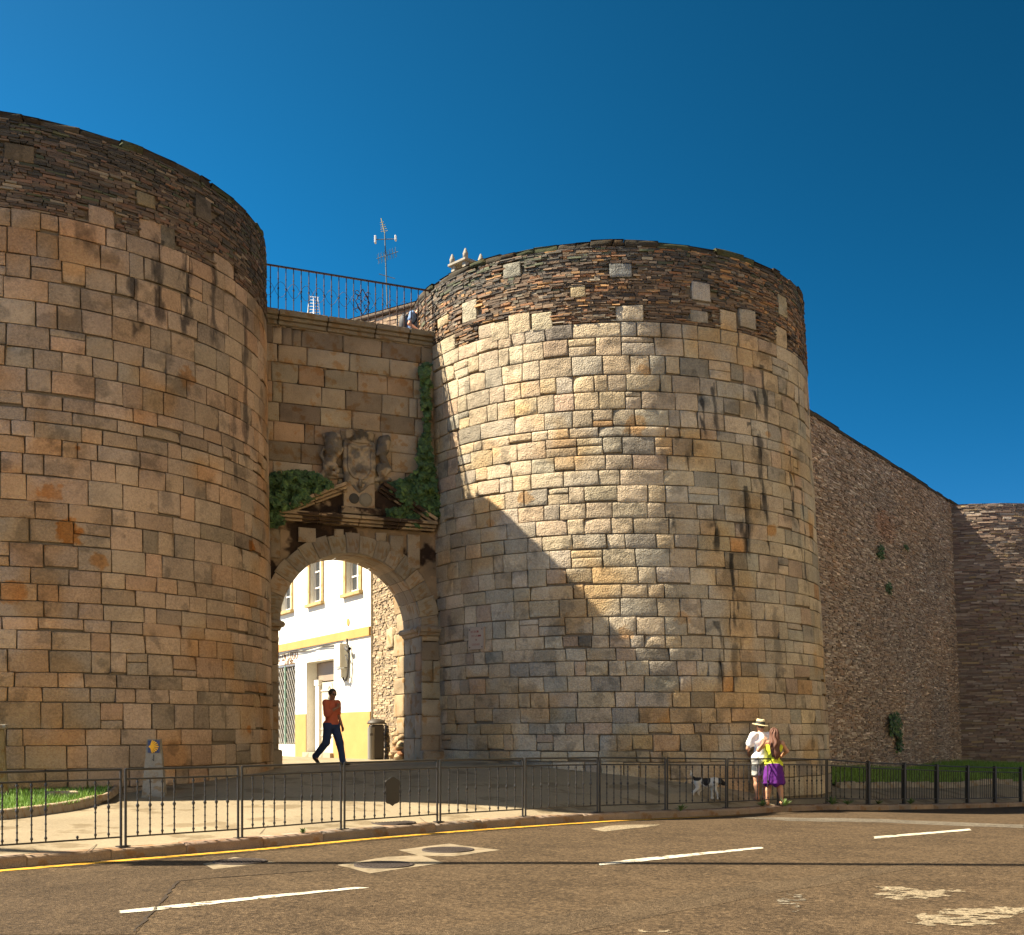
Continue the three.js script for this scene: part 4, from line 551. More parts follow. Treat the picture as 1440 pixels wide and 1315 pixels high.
  const lat = []; for (let k = 0; k < 12; k++) for (let j = 0; j < 9; j++) { const x0 = lerp(gL, gR, k / 12), x1 = lerp(gL, gR, (k + 1) / 12), y0 = lerp(sill, gT, j / 9), y1 = lerp(sill, gT, (j + 1) / 9); lat.push(rod(v3(x0, y0, -0.1), v3(x1, y1, -0.1), 0.008, 0.008, 4), rod(v3(x0, y1, -0.09), v3(x1, y0, -0.09), 0.008, 0.008, 4)); }
  const grille = part('folding_grille', sg, std([0.3, 0.28, 0.25], 0.5, { metalness: 0.4 }), house); part('lattice', lat, std([0.34, 0.32, 0.28], 0.5, { metalness: 0.4 }), grille);
  part('grille_stile', [box(0.05, gT - sill, 0.05, lerp(gL, gR, 0.55), (gT + sill) / 2, -0.07)], std([0.2, 0.32, 0.24], 0.6), grille); part('grille_head', [box(gR - gL, 0.07, 0.08, (gL + gR) / 2, gT - 0.035, -0.1)], frameM, grille);
  part('shop_back', [box(gR - gL + 0.6, gT + 0.2, 0.05, (gL + gR) / 2, gT / 2, -1.6)], std([0.12, 0.08, 0.05], 0.9), grille);
  const font = await new FontLoader().loadAsync('fonts/droid/droid_serif_bold.typeface.json'), letter = std([0.16, 0.08, 0.03], 0.8), write = (text, size, xr, y) => { const g = new TextGeometry(text, { font, size, depth: 0.012, curveSegments: 3, bevelEnabled: false }); g.computeBoundingBox(); g.translate(xr - g.boundingBox.max.x, y, 0.002); part('lettering', g, letter, house); };
  const t1 = fu(419, 926), t2 = fu(413, 932.5); write('O EN LUGO', 0.25, t1[0], t1[1]); write('A EN 1925', 0.13, t2[0], t2[1] - 0.02);
  const nt = fu(448, 921), tile = part('number_tile', [box(0.24, 0.26, 0.02, nt[0], nt[1], 0.012)], std([0.8, 0.82, 0.78], 0.3), house); { const g = new TextGeometry('2', { font, size: 0.17, depth: 0.008, curveSegments: 3 }); g.translate(nt[0] - 0.06, nt[1] - 0.085, 0.022); part('numeral', g, std([0.03, 0.1, 0.12], 0.5), tile); }
  // meter box with looped cable, and the cable run under the string course
  const mb0 = fu(480, 922, 0.15), meter = part('meter_box', [rbox(0.42, 0.66, 0.26, 0.02, mb0[0], mb0[1], 0.15), rbox(0.34, 0.26, 0.2, 0.02, mb0[0] - 0.05, mb0[1] - 0.48, 0.11)], std([0.62, 0.59, 0.5], 0.6), house), cable = std([0.05, 0.045, 0.04], 0.7);
  part('cable', [tube([[0.3, 0.45], [0.33, 0.3], [0.42, 0.1], [0.4, -0.4], [0.25, -0.68], [0.02, -0.66], [-0.05, -0.5]].map(([x, y]) => v3(mb0[0] + x, mb0[1] + y, 0.1)), 0.03), tube([[0.32, 0.2], [0.5, 0.12], [0.62, 0.16]].map(([x, y]) => v3(mb0[0] + x, mb0[1] + y, 0.15)), 0.05), tube([[0.26, 0.0], [0.45, -0.2], [0.42, -0.55], [0.2, -0.74]].map(([x, y]) => v3(mb0[0] + x, mb0[1] + y, 0.14)), 0.02)], cable, meter);
  { const pts = []; for (let x = -14; x < mb0[0] + 0.35; x += 0.8) pts.push(v3(x, bB - 0.05 - 0.025 * Math.sin(x * 2.3), 0.06)); part('facade_cable', [tube(pts, 0.022, 60), tube(pts.map((p, i) => v3(p.x, p.y - 0.035 + 0.02 * Math.sin(i * 1.7), 0.07)), 0.016, 60)], cable, house); }
  const vent = fu(490, 875); part('wall_vent', new THREE.CylinderGeometry(0.1, 0.1, 0.02, 16).rotateX(Math.PI / 2).translate(vent[0], vent[1], 0.012), ochre, house);
  // slate attic wall that shows over the walkway, chimney with pinnacles
  const wa = [-4.75, 32.69], wb = [-1.2, 30.23], wl = Math.hypot(wb[0] - wa[0], wb[1] - wa[1]), we = [(wb[0] - wa[0]) / wl, (wb[1] - wa[1]) / wl], wsurf = (a, b, o) => v3(wa[0] + we[0] * a + we[1] * o, b, -(wa[1] + we[1] * a - we[0] * o)).applyMatrix4(inv), mbw = new MB(), core = new MB();
  for (const [o, b] of [[-0.05, 10.6], [-0.05, 12.9], [-0.4, 12.9], [-0.4, 10.6]]) for (const a of [0, wl]) { const q = wsurf(a, b, o); core.vert(q.x, q.y, q.z, a, b, [1, 1, 1]); } for (let k = 0; k < 4; k++) { const n = (k + 1) % 4; core.quad(k * 2, k * 2 + 1, n * 2 + 1, n * 2); }
  const aw = part('attic_wall', core.geometry(), mortar, house); rubble(mbw, wsurf, 0, wl, 10.7, 12.9, { seed: 71, color: slateTone([[3, [0.3, 0.2, 0.12]], [2, [0.24, 0.15, 0.09]], [1, [0.34, 0.26, 0.17]]], 0.2) }); const am = part('slate_courses', mbw.geometry(), slateMat, aw); am.userData.kind = 'stuff';
  { const k = new MB(); block(k, wsurf, 0, wl, 12.9, 13.03, [0.13, 0.1, 0.075], { out: 0.08, back: 0.5, rough: 0.01, seed: 3 }); k.flat([wsurf(0, 13.03, 0.08), wsurf(wl, 13.03, 0.08), wsurf(wl, 13.03, -0.5), wsurf(0, 13.03, -0.5)], [[0, 0], [1, 0], [1, 1], [0, 1]], [0.13, 0.1, 0.075]); part('coping', k.geometry(), stoneMat, aw); }
  const cx = ray(656, 371, 36), ch = new THREE.Matrix4().makeRotationY(0.75).scale(new V3(0.86, 0.86, 0.86)).setPosition(cx.x, cx.y, cx.z), put = (g) => g.applyMatrix4(ch).applyMatrix4(inv), cs = std([0.33, 0.305, 0.25], 0.9, { map: scaled(mottle, 1, 1) });
  const chim = part('chimney', [put(rbox(0.72, 4.3, 0.72, 0.03, 0, -2.75, 0)), put(box(0.17, 0.5, 0.17, -0.3, -0.36, -0.3)), put(box(0.17, 0.5, 0.17, 0.3, -0.36, -0.3)), put(box(0.17, 0.5, 0.17, -0.3, -0.36, 0.3)), put(box(0.17, 0.5, 0.17, 0.3, -0.36, 0.3)), put(box(0.7, 0.1, 0.7, 0, -0.55, 0))], cs, house);
  part('chimney_slab', put(rbox(0.96, 0.09, 0.96, 0.02, 0, -0.06, 0)), cs, chim);
  for (const [x, z] of [[-0.36, -0.36], [0.36, -0.36], [-0.36, 0.36], [0.36, 0.36]]) part('pinnacle', put(new THREE.LatheGeometry([[0, 0], [0.09, 0], [0.09, 0.14], [0.1, 0.16], [0.07, 0.25], [0.03, 0.35], [0, 0.37]].map(([a, b]) => new THREE.Vector2(a, b)), 8).translate(x, -0.015, z)), cs, chim);
}
// ---------------------------------------------------------------- railing on the gate
const turned = (len, list, r0) => new THREE.LatheGeometry([[0, 0], [r0, 0], ...list.flatMap(([y, r, h]) => [[r0, y - h], [r, y], [r0, y + h]]), [r0, len], [0, len]].map(([x, y]) => new THREE.Vector2(x, y)), 6);
{
  const o = thing('railing', 'wrought iron railing along the top of the gate', 'railing', [GC[0], 0, -GC[1]], GA), rust = std([0.06, 0.03, 0.018], 0.75, { metalness: 0.2 }), y0 = 11.015, H = 0.98, u0 = -2.25, u1 = 1.92, w = 0.1;
  part('top_rail', [box(u1 - u0 + 0.1, 0.03, 0.05, (u0 + u1) / 2, y0 + H, w)], rust, o);
  const bal = turned(H, [[H * 0.5, 0.024, 0.03], [H * 0.28, 0.02, 0.02], [H * 0.72, 0.02, 0.02]], 0.011), n = 24;
  for (let k = 0; k <= n; k++) { const u = lerp(u0, u1, k / n); const m = part('baluster', bal, rust, o); m.position.set(u, y0, w); }
  const wave = [[], []]; for (let x = u0; x <= u1 + 0.01; x += 0.0724) { const c = Math.cos((x - u0) / 0.58 * TAU) * 0.17; wave[0].push(v3(x, y0 + 0.47 + c, w + 0.012)); wave[1].push(v3(x, y0 + 0.47 - c, w - 0.012)); }
  part('wave_wire', wave.map((p) => tube(p, 0.0045, 160, 4)), rust, o);
  const [du] = gateUV(510, 430, w), dy = y0 + 0.47, g = []; for (const [a, b] of [[[0, 0.3], [0.17, 0]], [[0.17, 0], [0, -0.3]], [[0, -0.3], [-0.17, 0]], [[-0.17, 0], [0, 0.3]]]) g.push(rod(v3(du + a[0], dy + a[1], w), v3(du + b[0], dy + b[1], w), 0.01, 0.01, 6));
  for (const [x, y] of [[-0.08, 0.1], [0.08, 0.1], [-0.08, -0.1], [0.08, -0.1], [-0.13, 0.2], [0.13, 0.2], [-0.13, -0.2], [0.13, -0.2]]) g.push(new THREE.TorusGeometry(0.05, 0.008, 5, 14, 5).translate(du + x, dy + y, w));
  part('scroll_diamond', g, rust, o);
  const e = gateWorld(u1, 0, w), tIn = []; // short return bracing the end against the tower
  part('brace', rod(v3(u1, y0 + H, w), v3(u1 + 0.35, y0 + 0.02, w - 0.02), 0.012), rust, o);
}
// ---------------------------------------------------------------- pavement fence, one object per panel
{
  const old = turned(0.68, [[0.04, 0.02, 0.02], [0.12, 0.015, 0.012], [0.2, 0.015, 0.012], [0.3, 0.017, 0.015], [0.36, 0.024, 0.03], [0.43, 0.015, 0.012], [0.5, 0.017, 0.012], [0.57, 0.015, 0.012], [0.64, 0.02, 0.02]], 0.0095), slim = new THREE.CylinderGeometry(0.009, 0.009, 0.7, 6).translate(0, 0.35, 0);
  const names = ['in front of the grass bed, with two balusters missing', 'across the scallop waymark', 'across the foot of the left arch pier', 'bearing the dark emblem plaque', 'next along from the emblem panel', 'second along from the emblem panel', 'beside the round cover in the pavement', 'in front of the dog', 'between the dog and the couple', 'across the couple', 'at the right edge of the sunlit tower', 'with weeds at both its posts', 'at the start of the grass verge', 'with thick posts before the long wall', 'with thick posts below the ivy tuft', 'with thick posts near the wall corner'];
  for (let i = 0; i < POSTS.length - 1; i++) {
    const A = v3(POSTS[i][0], POSTS[i][2], -POSTS[i][1]), B = v3(POSTS[i + 1][0], POSTS[i + 1][2], -POSTS[i + 1][1]), inward = v3(-KD[1], 0, -KD[0]).multiplyScalar(0.13); A.add(inward); B.add(inward);
    for (const q of [A, B]) q.y = landY(q.x, -q.z);
    const L = Math.hypot(B.x - A.x, B.z - A.z), turn = Math.atan2(-(B.z - A.z), B.x - A.x), fall = (B.y - A.y) / L, thick = i >= 11, o = thing('fence_panel', `dark iron pavement fence panel ${names[i]}`, 'fence', [A.x, A.y, A.z], turn, 'pavement fence panels'), mat = ironGrey;
    const g0 = thick ? 0.0 : 0.032, x0 = g0, x1 = L - g0, up = (x, y) => y + fall * x, H = 1.0, bar = (y, r) => rod(v3(x0, up(x0, y), 0), v3(x1, up(x1, y), 0), r, r, 8);
    if (thick) { part('post', [rbox(0.085, 1.04, 0.085, 0.012, 0, 0.52, 0), box(0.16, 0.012, 0.16, 0, 0.012, 0)], mat, o); if (i === POSTS.length - 2) part('post', [rbox(0.085, 1.04, 0.085, 0.012, L, 0.52 + fall * L, 0)], mat, o); }
    else for (const x of i === 10 ? [x0, x1 - 0.06] : [x0, x1]) part('post', [rod(v3(x, up(x, -0.02), 0), v3(x, up(x, H), 0), 0.017, 0.017, 10), box(0.1, 0.012, 0.1, x, up(x, 0.012), 0)], mat, o);
    part('top_rail', bar(H - 0.005, 0.016), mat, o); part('middle_rail', bar(H - 0.13, 0.013), mat, o); part('bottom_rail', bar(0.13, 0.011), mat, o);
    const n = thick ? 12 : 8, lo = 0.135;
    for (let k = 0; k < n; k++) {
      let x; if (thick) x = L * (k + 1) / (n + 1); else x = k < 4 ? x0 + (x1 - x0) * (0.1 + 0.105 * k) : x0 + (x1 - x0) * (0.585 + 0.105 * (k - 4));
      if (i === 0) { if (k === 4) continue; if (k === 5) { const m = part('broken_baluster', turned(0.05, [[0.03, 0.02, 0.02]], 0.0095), mat, o); m.position.set(x - 0.06, up(x, lo), 0); continue; } }
      if ((i * 7 + k * 5) % 23 === 3 && i > 4) continue;
      const m = part('baluster', thick ? slim : old, mat, o); m.position.set(x, up(x, lo), 0); m.scale.y = (H - 0.13 - lo) / (thick ? 0.7 : 0.68); m.rotation.y = k;
    }
    if (i === 3) { const s = new THREE.Shape(); s.moveTo(-0.06, 0.2); s.quadraticCurveTo(0, 0.25, 0.06, 0.2); s.lineTo(0.12, 0.17); s.quadraticCurveTo(0.15, 0.13, 0.125, 0.08); s.lineTo(0.125, -0.14); s.quadraticCurveTo(0.12, -0.18, 0.05, -0.185); s.lineTo(0, -0.215); s.lineTo(-0.05, -0.185); s.quadraticCurveTo(-0.12, -0.18, -0.125, -0.14); s.lineTo(-0.125, 0.08); s.quadraticCurveTo(-0.15, 0.13, -0.12, 0.17); s.lineTo(-0.06, 0.2); part('emblem_plaque', new THREE.ExtrudeGeometry(s, { depth: 0.012, bevelSize: 0.006, bevelThickness: 0.005, bevelSegments: 1 }).translate(L * 0.5, up(L / 2, 0.53), -0.006), mat, o); part('plaque_bracket', [rod(v3(L * 0.5 - 0.17, up(L / 2, 0.62), 0), v3(L * 0.5 + 0.17, up(L / 2, 0.62), 0), 0.008)], mat, o); }
  }
}
// ---------------------------------------------------------------- planting
function leaves(mb, r, p, n, size, c, spread = 1) {          // one five-pointed leaf bent along its rib
  const a = v3(r() - 0.5, r() - 0.5, r() - 0.5).normalize(), t = a.sub(n.clone().multiplyScalar(a.dot(n) * 0.8)).normalize(), b = n.clone().cross(t).normalize(), q = (u, v, w) => p.clone().addScaledVector(t, u * size).addScaledVector(b, v * size).addScaledVector(n, w * size), cc = vary(r, c, 0.35);
  const O = q(-0.5, 0, 0), A = q(-0.2, 0.5, -0.14), B = q(0.6, 0, 0.05), C = q(-0.2, -0.5, -0.14), M = q(0, 0, 0.1);
  for (const f of [[O, M, A], [A, M, B], [B, M, C], [C, M, O]]) mb.flat(f, [[0, 0], [1, 0], [1, 1]], cc);
}
const leafMat = new THREE.MeshPhysicalMaterial({ color: 0xffffff, vertexColors: true, roughness: 0.75, transmission: 0.25, thickness: 0 });
const inside = (poly, x, y) => { let c = false; for (let i = 0, j = poly.length - 1; i < poly.length; j = i++) { const [a, b] = poly[i], [p, q] = poly[j]; if ((b > y) !== (q > y) && x < (p - a) * (y - b) / (q - b) + a) c = !c; } return c; };
function ivy(polys, n, size, depth, label, seed, place, group) {
  const r = rng(seed), mb = new MB(), xs = polys.flat().map((q) => q[0]), ys = polys.flat().map((q) => q[1]), x0 = Math.min(...xs), x1 = Math.max(...xs), y0 = Math.min(...ys), y1 = Math.max(...ys), stems = [];
  for (let k = 0, tries = 0; k < n && tries < n * 40; tries++) { const x = lerp(x0, x1, r()), y = lerp(y0, y1, r()), e = 5; if (!polys.some((p) => inside(p, x + (r() - 0.5) * e, y + (r() - 0.5) * e))) continue; const bulge = 0.25 + 0.9 * noise(x * 0.13, y * 0.13, seed), { p, n: nn } = place(x, y, depth * bulge * Math.sqrt(r())); leaves(mb, r, p, nn.clone().add(v3((r() - 0.5), 0.6 * r() + 0.2, (r() - 0.5))).normalize(), size * (0.6 + 0.8 * r()), r() < 0.25 ? [0.1, 0.17, 0.035] : [0.05, 0.11, 0.028]); k++; }
  const o = thing('ivy', label, 'ivy', [0, 0, 0], 0, group); part('leaves', mb.geometry(), leafMat, o).userData.kind = 'stuff';
  const g = []; for (const p of polys) { const c = p.reduce((s, q) => [s[0] + q[0] / p.length, s[1] + q[1] / p.length], [0, 0]); for (const q of p.filter((_, i) => i % 2 === 0)) g.push(tube([place(...c, 0.05).p, place((c[0] + q[0]) / 2, (c[1] + q[1]) / 2 - 2, 0.07).p, place(lerp(c[0], q[0], 0.9), lerp(c[1], q[1], 0.9), 0.04).p], 0.01, 8, 5)); }
  part('stems', g, std([0.09, 0.06, 0.035], 0.95), o);
}
const gn = v3(gs, 0, gc), onGate = (x, y, w) => { const [u, v] = gateUV(x, y, w); return { p: gateWorld(u, v, w), n: gn }; };
ivy([[[377, 668], [420, 661], [452, 668], [468, 682], [450, 694], [425, 708], [404, 716], [398, 736], [378, 742]]], 2100, 0.11, 0.6, 'thick dark ivy mound on the pediment next to the shield lion with the large mane', 5, onGate);
ivy([[[545, 682], [572, 674], [590, 662], [606, 672], [618, 700], [620, 722], [606, 732], [588, 724], [570, 708], [556, 694]], [[543, 720], [566, 712], [586, 726], [602, 738], [575, 742]], [[592, 516], [603, 510], [605, 560], [603, 620], [614, 684], [590, 684], [588, 640], [598, 600], [593, 545]]], 2600, 0.11, 0.5, 'ivy mound on the pediment with a strand climbing the tower corner', 6, onGate);
const wallPlace = (px, py, w) => { const A = [5.6, 31], e = [0.565, 0.825], k = (px - HX) / F; let d = 45; for (let i = 0; i < 6; i++) { const y = EYE - (py - HY) * d / F, off = (11.5 - y) * 0.05 + w; d = (off + e[1] * A[0] - e[0] * A[1]) / (e[1] * k - e[0]); } return { p: v3(k * d, EYE - (py - HY) * d / F, -d), n: v3(e[1], 0, e[0]) }; };
ivy([[[1252, 1006], [1262, 1002], [1268, 1020], [1270, 1058], [1262, 1058], [1262, 1036], [1251, 1034]]], 420, 0.11, 0.25, 'ivy tuft low on the long slate wall', 7, wallPlace, 'plants rooted in the long wall');
ivy([[[1234, 766], [1242, 768], [1244, 786], [1236, 784]]], 110, 0.1, 0.2, 'small upper tuft of leaves rooted in the long wall', 8, wallPlace, 'plants rooted in the long wall');
ivy([[[1246, 820], [1253, 822], [1253, 836], [1248, 832]], [[1272, 766], [1278, 768], [1277, 780]]], 110, 0.1, 0.18, 'pair of tiny tufts of leaves rooted in the long wall', 9, wallPlace, 'plants rooted in the long wall');
function weed(px, py, size, label, seed, lift = 0) { const p = onLand(px, py), r = rng(seed), mb = new MB(), o = thing('weed', label, 'weed', [p.x, p.y + lift, p.z], 0, 'weeds growing at the kerb'); for (let k = 0; k < 26; k++) { const a = r() * TAU, l = size * (0.5 + 0.7 * r()), e = 0.3 + r() * 0.9, t = v3(Math.cos(a) * Math.cos(e), Math.sin(e), Math.sin(a) * Math.cos(e)), s = v3(-Math.sin(a), 0, Math.cos(a)).multiplyScalar(size * 0.12), m = t.clone().multiplyScalar(l * 0.55).add(v3(0, l * 0.1, 0)), c = vary(r, [0.1, 0.16, 0.03], 0.35); mb.flat([v3(0, 0, 0), m.clone().add(s), t.clone().multiplyScalar(l), m.clone().sub(s)], [[0, 0], [1, 0], [1, 1], [0, 1]], c); } part('leaves', mb.geometry(), leafMat, o); }
weed(957, 1141, 0.16, 'weed at the fence post beside the dog', 1); weed(1072, 1134, 0.16, 'weed below the feet of the couple', 2); weed(1104, 1134, 0.2, 'weed at the fence post right beside the couple', 3); weed(1170, 1132, 0.2, 'bright weed at the fence post where the tower ends', 4); weed(1192, 1132, 0.17, 'bright weed between fence posts beyond the tower', 5); weed(1235, 1131, 0.15, 'small weed at the first thick fence post', 6); weed(1280, 1131, 0.18, 'weed at the fence post before the ivy tuft', 7); weed(426, 1172, 0.1, 'dry weed beside the kerb in the sun', 8); weed(556, 1064, 0.15, 'weed at the foot of the rubble passage wall', 9);
function grass(region, count, h, label, name, seed, lift = 0) {
  const r = rng(seed), mb = new MB(), xs = region.map((q) => q[0]), ys = region.map((q) => q[1]);
  for (let k = 0, tries = 0; k < count && tries < count * 20; tries++) { const x = lerp(Math.min(...xs), Math.max(...xs), r()), d = lerp(Math.min(...ys), Math.max(...ys), r()); if (!inside(region, x, d)) continue; k++; const a = r() * TAU, hh = h * (0.5 + r()), y = landY(x, d) + lift, w = 0.006 + 0.007 * r(), lean = v3((r() - 0.5) * hh, 0, (r() - 0.5) * hh), p = v3(x, y, -d), s = v3(Math.cos(a) * w, 0, Math.sin(a) * w), c = vary(r, [0.16, 0.28, 0.03], 0.35); mb.flat([p.clone().sub(s), p.clone().add(s), p.clone().add(lean).add(v3(0, hh, 0))], [[0, 0], [1, 0], [0.5, 1]], c); }
  const m = part(name, mb.geometry(), leafMat, scene); tag(m, label, 'grass', null, 'stuff');
}
function patchOf(region, lift, mat, name, label, category) { const s = new THREE.ShapeGeometry(new THREE.Shape(region.map(([x, d]) => new THREE.Vector2(x, d)))).toNonIndexed(), out = []; const P = s.attributes.position; const sub = (a, b, c, n) => { if (n === 0) { out.push(a, b, c); return; } const m = (p, q) => [(p[0] + q[0]) / 2, (p[1] + q[1]) / 2], ab = m(a, b), bc = m(b, c), ca = m(c, a); sub(a, ab, ca, n - 1); sub(ab, b, bc, n - 1); sub(ca, bc, c, n - 1); sub(ab, bc, ca, n - 1); }; for (let i = 0; i < P.count; i += 3) sub([P.getX(i), P.getY(i)], [P.getX(i + 1), P.getY(i + 1)], [P.getX(i + 2), P.getY(i + 2)], 3); const mb = new MB(); for (let i = 0; i < out.length; i += 3) mb.flat([out[i], out[i + 1], out[i + 2]].map(([x, d]) => v3(x, landY(x, d) + lift, -d)), [0, 1, 2].map((q) => out[i + q]), [1, 1, 1]); const g = mb.geometry(); return structure(name, g, mat, label, category); }
const soil = std([0.085, 0.11, 0.03], 1, { bumpMap: scaled(grainBump, 2, 2), bumpScale: 0.03 });
{
  // bed at the foot of the tower, held by a curved kerb
  const edge = [[-60, 1156], [0, 1153], [60, 1146], [100, 1140], [138, 1131], [155, 1121], [163, 1108]].map(([px, py]) => onLand(px, py)), rim = new THREE.CatmullRomCurve3(edge), inner = [];
  const pts = rim.getPoints(26), region = [...pts.map((p) => [p.x, -p.z]), [-6.7, 22], [-8, 22], [-12, 21], [-13, 17]];
  patchOf(region, 0.1, soil, 'grass_bed', 'raised bed of soil at the foot of the tower', 'bed');
  grass(region, 26000, 0.08, 'short green grass in the raised bed at the tower foot', 'bed_grass', 3, 0.1);
  const kb = new THREE.Group(); kb.name = 'bed_kerb'; scene.add(kb); kb.userData = { kind: 'structure', label: 'curved concrete edging round the grass bed', category: 'kerb' };
  const km = std([0.36, 0.29, 0.21], 0.92, { map: scaled(mottle, 0.6, 0.6) });
  for (let i = 0; i < 26; i += 2) { const mb = new MB(), id = []; for (let k = 0; k <= 2; k++) { const p = pts[i + k], q = pts[Math.min(26, i + k + 1)], o = pts[Math.max(0, i + k - 1)], t = q.clone().sub(o).setY(0).normalize(), n = v3(t.z, 0, -t.x); if (n.z > 0) n.negate(); for (const [s, y] of [[0, -0.1], [0.005, 0.12], [0.02, 0.145], [0.1, 0.15], [0.12, 0.05]]) { const w = p.clone().addScaledVector(n, s); id.push(mb.vert(w.x, landY(p.x, -p.z) + y, w.z, i + k, s + y, [1, 1, 1])); } } for (let k = 0; k < 2; k++) for (let q = 0; q < 4; q++) mb.quad(id[k * 5 + q], id[(k + 1) * 5 + q], id[(k + 1) * 5 + q + 1], id[k * 5 + q + 1]); part('edging_block', mb.geometry(), km, kb); }
  const fl = onLand(87, 1129); const st = thing('flat_stone', 'pale flat stone lying in the sunlit grass', 'stone', [fl.x, fl.y + 0.1, fl.z], 0.5); part('slab', [rbox(0.5, 0.09, 0.26, 0.03, 0, 0.045, 0)], std([0.45, 0.37, 0.26], 0.95, { map: scaled(mottle, 1, 1), bumpMap: grainBump, bumpScale: 0.03 }), st);
}
{
  const region = [[8.35, 30.1], [11.4, 33.7], [15.4, 37.2], [19.5, 41], [27, 49], [27, 54], [19.8, 51], [16, 46], [12.8, 41], [9.6, 36.2], [7.9, 33.2]];
  patchOf(region, 0.05, soil, 'verge', 'strip of turf along the foot of the long wall', 'verge');
  grass(region, 42000, 0.16, 'green grass verge along the foot of the long slate wall', 'verge_grass', 4, 0.04);
  const kb = new THREE.Group(); kb.name = 'verge_kerb'; scene.add(kb); kb.userData = { kind: 'structure', label: 'low stone edging in front of the grass verge', category: 'kerb' }; const r = rng(12), km = std([0.34, 0.3, 0.24], 0.92, { map: scaled(mottle, 0.6, 0.6) });
  for (let k = 0; k < 4; k++) { const [a, b] = [region[k], region[k + 1]], L = Math.hypot(b[0] - a[0], b[1] - a[1]), n = Math.round(L / 1); for (let i = 0; i < n; i++) { const x = lerp(a[0], b[0], (i + 0.5) / n), d = lerp(a[1], b[1], (i + 0.5) / n), m = part('edging_block', [rbox(L / n - 0.01, 0.3, 0.14, 0.02)], km, kb); m.position.set(x, landY(x, d) + 0.0, -d); m.rotation.y = Math.atan2(b[1] - a[1], b[0] - a[0]); } }
}
// ---------------------------------------------------------------- small things about the place
const granite = std([0.30, 0.28, 0.24], 0.92, { map: scaled(mottle, 1.2, 1.2), bumpMap: scaled(grainBump, 1.6, 1.6), bumpScale: 0.012 });
{
  const p = onLand(217, 1120), o = thing('waymark_stone', 'tapered granite waymark with blue and yellow scallop tile', 'waymark', [p.x, p.y - 0.02, p.z], 0.14), H = 1.02;
  const b = new THREE.CylinderGeometry(0.155 * 1.2, 0.27 * 1.2, H, 4, 1).rotateY(Math.PI / 4).scale(0.86, 1, 0.62), q = b.toNonIndexed(); q.computeVertexNormals(); part('post', q.translate(0, H / 2, 0), granite, o);
  const tl = part('tile', [rbox(0.2, 0.215, 0.03, 0.006)], std([0.014, 0.03, 0.11], 0.4), o); tl.position.set(0.01, H - 0.13, 0.116); tl.rotation.x = -0.05;
  const g = []; for (let k = -4; k <= 4; k++) { const a = k * 0.3, L = 0.145 - Math.abs(k) * 0.007; g.push(rod(v3(-0.062, 0, 0.018), v3(-0.062 + Math.cos(a) * L, Math.sin(a) * L, 0.018), 0.006, 0.014, 5)); } g.push(new THREE.CylinderGeometry(0.02, 0.02, 0.014, 10).rotateX(Math.PI / 2).translate(-0.066, 0, 0.02)); part('scallop', g, std([0.8, 0.43, 0.02], 0.5), tl);
  part('arrow', [rod(v3(0.01, H - 0.38, 0.135), v3(0.01, H - 0.27, 0.13), 0.006), rod(v3(0.01, H - 0.38, 0.137), v3(-0.01, H - 0.35, 0.135), 0.005)], std([0.05, 0.045, 0.04]), o); part('name_strip', [box(0.15, 0.022, 0.012, 0.0, H - 0.5, 0.156)], std([0.16, 0.13, 0.1]), o);
}
{ const p = onLand(-4, 1128), o = thing('stone_post', 'rough stone post at the edge of the grass bed', 'post', [p.x, p.y + 0.08, p.z], 0.3), g = new THREE.CylinderGeometry(0.11, 0.19, 1.15, 7, 6), q = g.attributes.position; for (let i = 0; i < q.count; i++) { const n = 1 + (noise(q.getX(i) * 8, q.getY(i) * 4, Math.floor(q.getZ(i) * 8)) - 0.5) * 0.3; q.setX(i, q.getX(i) * n); q.setZ(i, q.getZ(i) * n); } g.computeVertexNormals(); part('shaft', g.translate(0, 0.55, 0), std([0.3, 0.24, 0.15], 0.95, { map: mottle, bumpMap: grainBump, bumpScale: 0.03 }), o); part('cap', [rbox(0.3, 0.08, 0.3, 0.02, 0, 1.16, 0)], granite, o); }
{
  const p = ray(528, 1066, 30.2), o = thing('litter_bin', 'dark round-topped litter bin beside the arch', 'litter bin', [p.x, landY(p.x, 30.2) - 0.01, p.z], 0.25), m = std([0.045, 0.037, 0.027], 0.6, { metalness: 0.2 }), s = 0.19;
  part('bin_body', [rbox(0.36, 0.9, 0.36, 0.05, 0.02, 0.47, 0)], m, o); part('lid', new THREE.LatheGeometry([[0, 0.14], [0.1, 0.13], [0.2, 0.09], [0.235, 0.03], [0.235, 0], [0, 0]].map(([x, y]) => new THREE.Vector2(x, y)), 24).scale(1, 1, 0.95).translate(0.02, 0.93, 0), m, o);
  part('side_column', new THREE.CylinderGeometry(0.09, 0.09, 0.82, 16).translate(-0.13, 0.43, 0.15), std([0.2, 0.19, 0.165], 0.5, { metalness: 0.3 }), o); part('badge', [box(0.08, 0.06, 0.01, -0.13, 0.66, 0.243)], std([0.1, 0.09, 0.08]), o);
}
